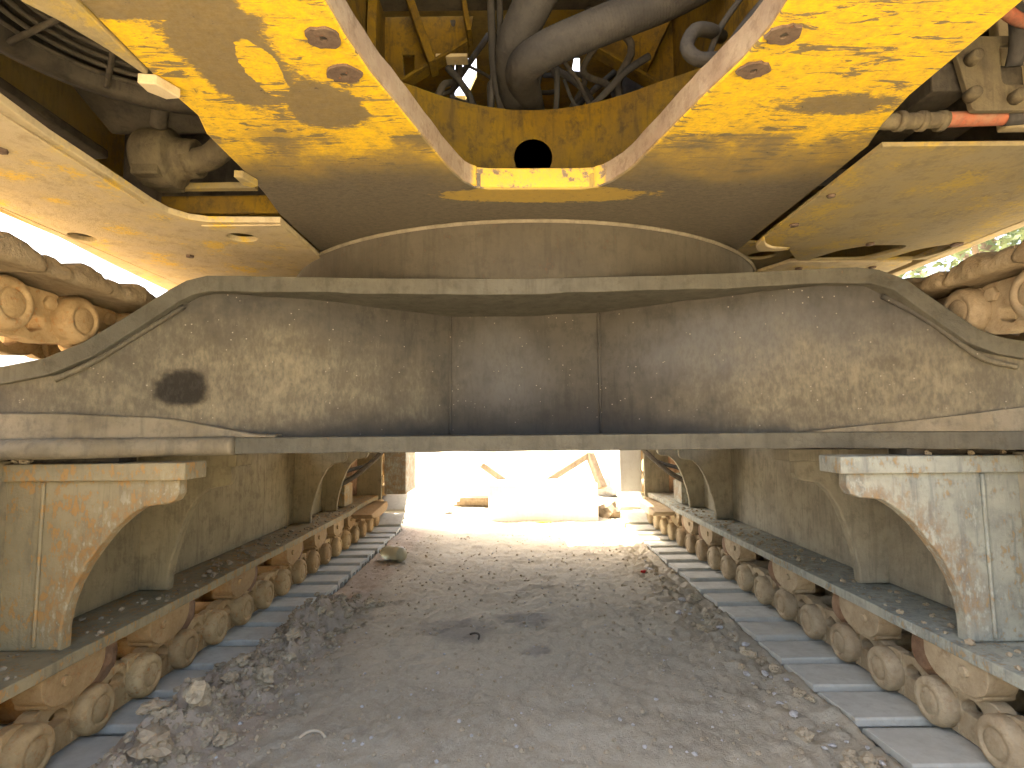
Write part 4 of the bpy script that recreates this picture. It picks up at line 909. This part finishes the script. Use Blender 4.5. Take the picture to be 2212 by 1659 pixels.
# wood shavings, scrap
for i, (x, y, a, s, lab) in enumerate(((-0.62, 1.77, 0.6, 1.0, 'pale curled shaving on bare dirt near the camera, by the ridge'), (-0.86, 2.07, 1.9, 1.1, 'pale curled shaving lying on the flank of the earth ridge'), (-0.20, 2.62, -0.4, 0.9, 'thin dark bent wire near the oil stain'), (0.92, 3.3, 0.3, 0.7, 'thin pale twig near the paler track'))):
    z = gh(x, y) + 0.006
    pts = [(x + s * 0.045 * math.cos(a + t * 2.1) , y + s * 0.045 * math.sin(a + t * 2.1), z + 0.01 * math.sin(t * 3)) for t in (0, .25, .5, .75, 1)]
    nm = ('wood_shaving', 'wood_shaving', 'wire_scrap', 'twig')[i]
    o = MB().tube(pts, 0.0045, 6).build(nm, 'dark' if i == 2 else 'shaving'); tag(o, lab, nm.split('_')[-1])
m = MB(); m.box((-0.018, -0.008, 0), (0.018, 0.008, 0.02)); me = m.mesh('red_scrap', 0.004, 1); me.materials.append(M['scrap'])
o = obj_from(me, 'red_scrap', None, Matrix.Translation((0.84, 3.72, gh(0.84, 3.72))) @ Matrix.Rotation(0.4, 4, 'Z')); tag(o, 'small bright red scrap on the dirt towards the paler track', 'scrap')

# earth clumps left on top of mounting plates
for i, (x, y) in enumerate(((-1.50, 1.645), (-1.46, 1.66), (-1.42, 1.65), (-1.53, 1.67), (-1.475, 1.70), (1.22, 1.66), (1.34, 1.65), (1.44, 1.66))):
    side_l = x < 0
    put(clods[i % 5], 'dirt_clod', x, y, (0.016 if i in (0, 2) else 0.011) if side_l else 0.009, 'earth clump on the mounting plate beside the rust brown track' if side_l else 'small earth clump on the paler mounting plate', 'clod', 'clumps on the warm mounting plate' if side_l else 'clumps on the pale mounting plate', 0.2, z=0.817)

# ------------------------------------------------------------------ bright yard behind the machine
def slab(name, a, b, mat, lab, cat, grp=None, bev=0.015):
    m = MB(); m.box(a, b); o = m.build(name, mat, None, bev, 2); tag(o, lab, cat, grp); return o
slab('concrete_block', (-0.25, 5.80, -0.06), (0.87, 6.35, 0.335), 'concrete', 'long white concrete block in the sunlit yard behind the machine', 'block')
slab('concrete_block', (-0.62, 6.9, -0.06), (-0.05, 7.5, 0.48), 'concrete', 'white concrete block behind the long one, partly hidden', 'block')
def beam(name, a, b, w, h, mat, lab, cat, grp=None):
    a, b = Vector(a), Vector(b); t = (b - a).normalized(); s_ = t.cross(Vector((0, 0, 1))).normalized(); n_ = s_.cross(t)
    vs = [p + s_ * w * i + n_ * h * j for p in (a, b) for i, j in ((-.5, -.5), (.5, -.5), (.5, .5), (-.5, .5))]
    m = MB(); m.raw(vs, [(0, 1, 2, 3), (7, 6, 5, 4), (0, 1, 5, 4), (1, 2, 6, 5), (2, 3, 7, 6), (3, 0, 4, 7)])
    o = m.build(name, mat, None, 0.006, 1); tag(o, lab, cat, grp); return o
beam('timber_beam', (0.30, 6.50, 0.25), (0.90, 6.62, 0.60), 0.12, 0.07, 'timber', 'long timber beam rising aslant behind the white block', 'beam')
beam('timber_beam', (0.90, 6.60, 0.60), (1.02, 6.45, 0.22), 0.10, 0.07, 'timber', 'short timber strut propping the raised end of the long beam', 'beam')
beam('timber_beam', (-0.36, 6.42, 0.50), (0.02, 6.50, 0.22), 0.10, 0.06, 'timber', 'short tilted timber above the left end of the white block', 'beam')
for i in range(3):
    slab('plank', (-0.72 + 0.04 * i, 6.85 - 0.03 * i, -0.05 + 0.045 * i), (-0.24 + 0.02 * i, 7.0 - 0.03 * i, -0.007 + 0.045 * i), 'timber', ('bottom', 'middle', 'top')[i] + ' plank of the low stack left of the white block', 'plank', 'planks in the low stack', 0.003)
slab('yellow_bar', (0.12, 5.68, -0.045), (0.38, 5.70, -0.025), 'ypaint', 'thin yellow bar on the sunlit ground before the white block', 'bar', None, 0.003)
for i, (x, y, s, lab) in enumerate(((1.02, 6.05, 0.12, 'tan broken lump right beside the white block'), (1.20, 6.15, 0.09, 'smaller tan lump next to the motor guard of the paler track'), (1.35, 7.9, 0.28, 'large grey rubble rock behind the tan lumps'), (1.10, 8.3, 0.22, 'grey rubble rock touching the large one'), (-0.72, 6.3, 0.05, 'small dark stone on the sunlit ground left of the planks'))):
    me = lump_mesh('rubble_rock', 'rock' if i > 1 else 'timber', i + 20, 2, 0.5, 0.8); put(me, 'rubble_rock', x, y, s, lab, 'rock', None, 0.3)

# trees seen past the right edge of the deck
def tree(x, y, h, r, seed, lab):
    T = empty('tree', (x, y, -0.05)); tag(T, lab, 'tree', 'trees beyond the paler track'); rd = random.Random(seed)
    m = MB(); m.tube([(x, y, -0.2), (x + 0.1, y, h * 0.3), (x, y + 0.1, h * 0.75)], 0.16, 10, step=0.5)
    for i in range(7):
        a = rd.uniform(0, 6.28); z0 = h * rd.uniform(0.3, 0.6)
        m.tube([(x, y, z0), (x + math.cos(a) * r * 0.4, y + math.sin(a) * r * 0.4, z0 + h * 0.12), (x + math.cos(a) * r * 0.75, y + math.sin(a) * r * 0.75, z0 + h * 0.2)], 0.05, 6, step=0.4)
    m.build('trunk', 'bark', T)
    vs, fs = [], []
    cl = [Vector((rd.gauss(0, r * 0.42), rd.gauss(0, r * 0.42), h * 0.62 + rd.gauss(0, h * 0.16))) for _ in range(70)]
    for c in cl:
        for _ in range(60):
            p = c + Vector((rd.gauss(0, .28), rd.gauss(0, .28), rd.gauss(0, .22))) + Vector((x, y, 0)); s = rd.uniform(0.06, 0.13)
            u = Vector((rd.gauss(0, 1), rd.gauss(0, 1), rd.gauss(0, .6))).normalized(); w = u.cross(Vector((rd.gauss(0, 1), rd.gauss(0, 1), rd.gauss(0, 1)))).normalized()
            o = len(vs); vs += [p - u * s, p + w * s * 0.45, p + u * s, p - w * s * 0.45]; fs.append((o, o + 1, o + 2, o + 3))
    me = bpy.data.meshes.new('crown'); me.from_pydata([tuple(v) for v in vs], [], fs); me.materials.append(M['leaf'])
    link(bpy.data.objects.new('crown', me), T)
tree(9.5, 11.0, 8.5, 3.2, 3, 'pale green leafy tree showing through the gap above the paler track')
tree(14.0, 13.5, 9.5, 3.6, 8, 'second leafy tree further off behind the first')
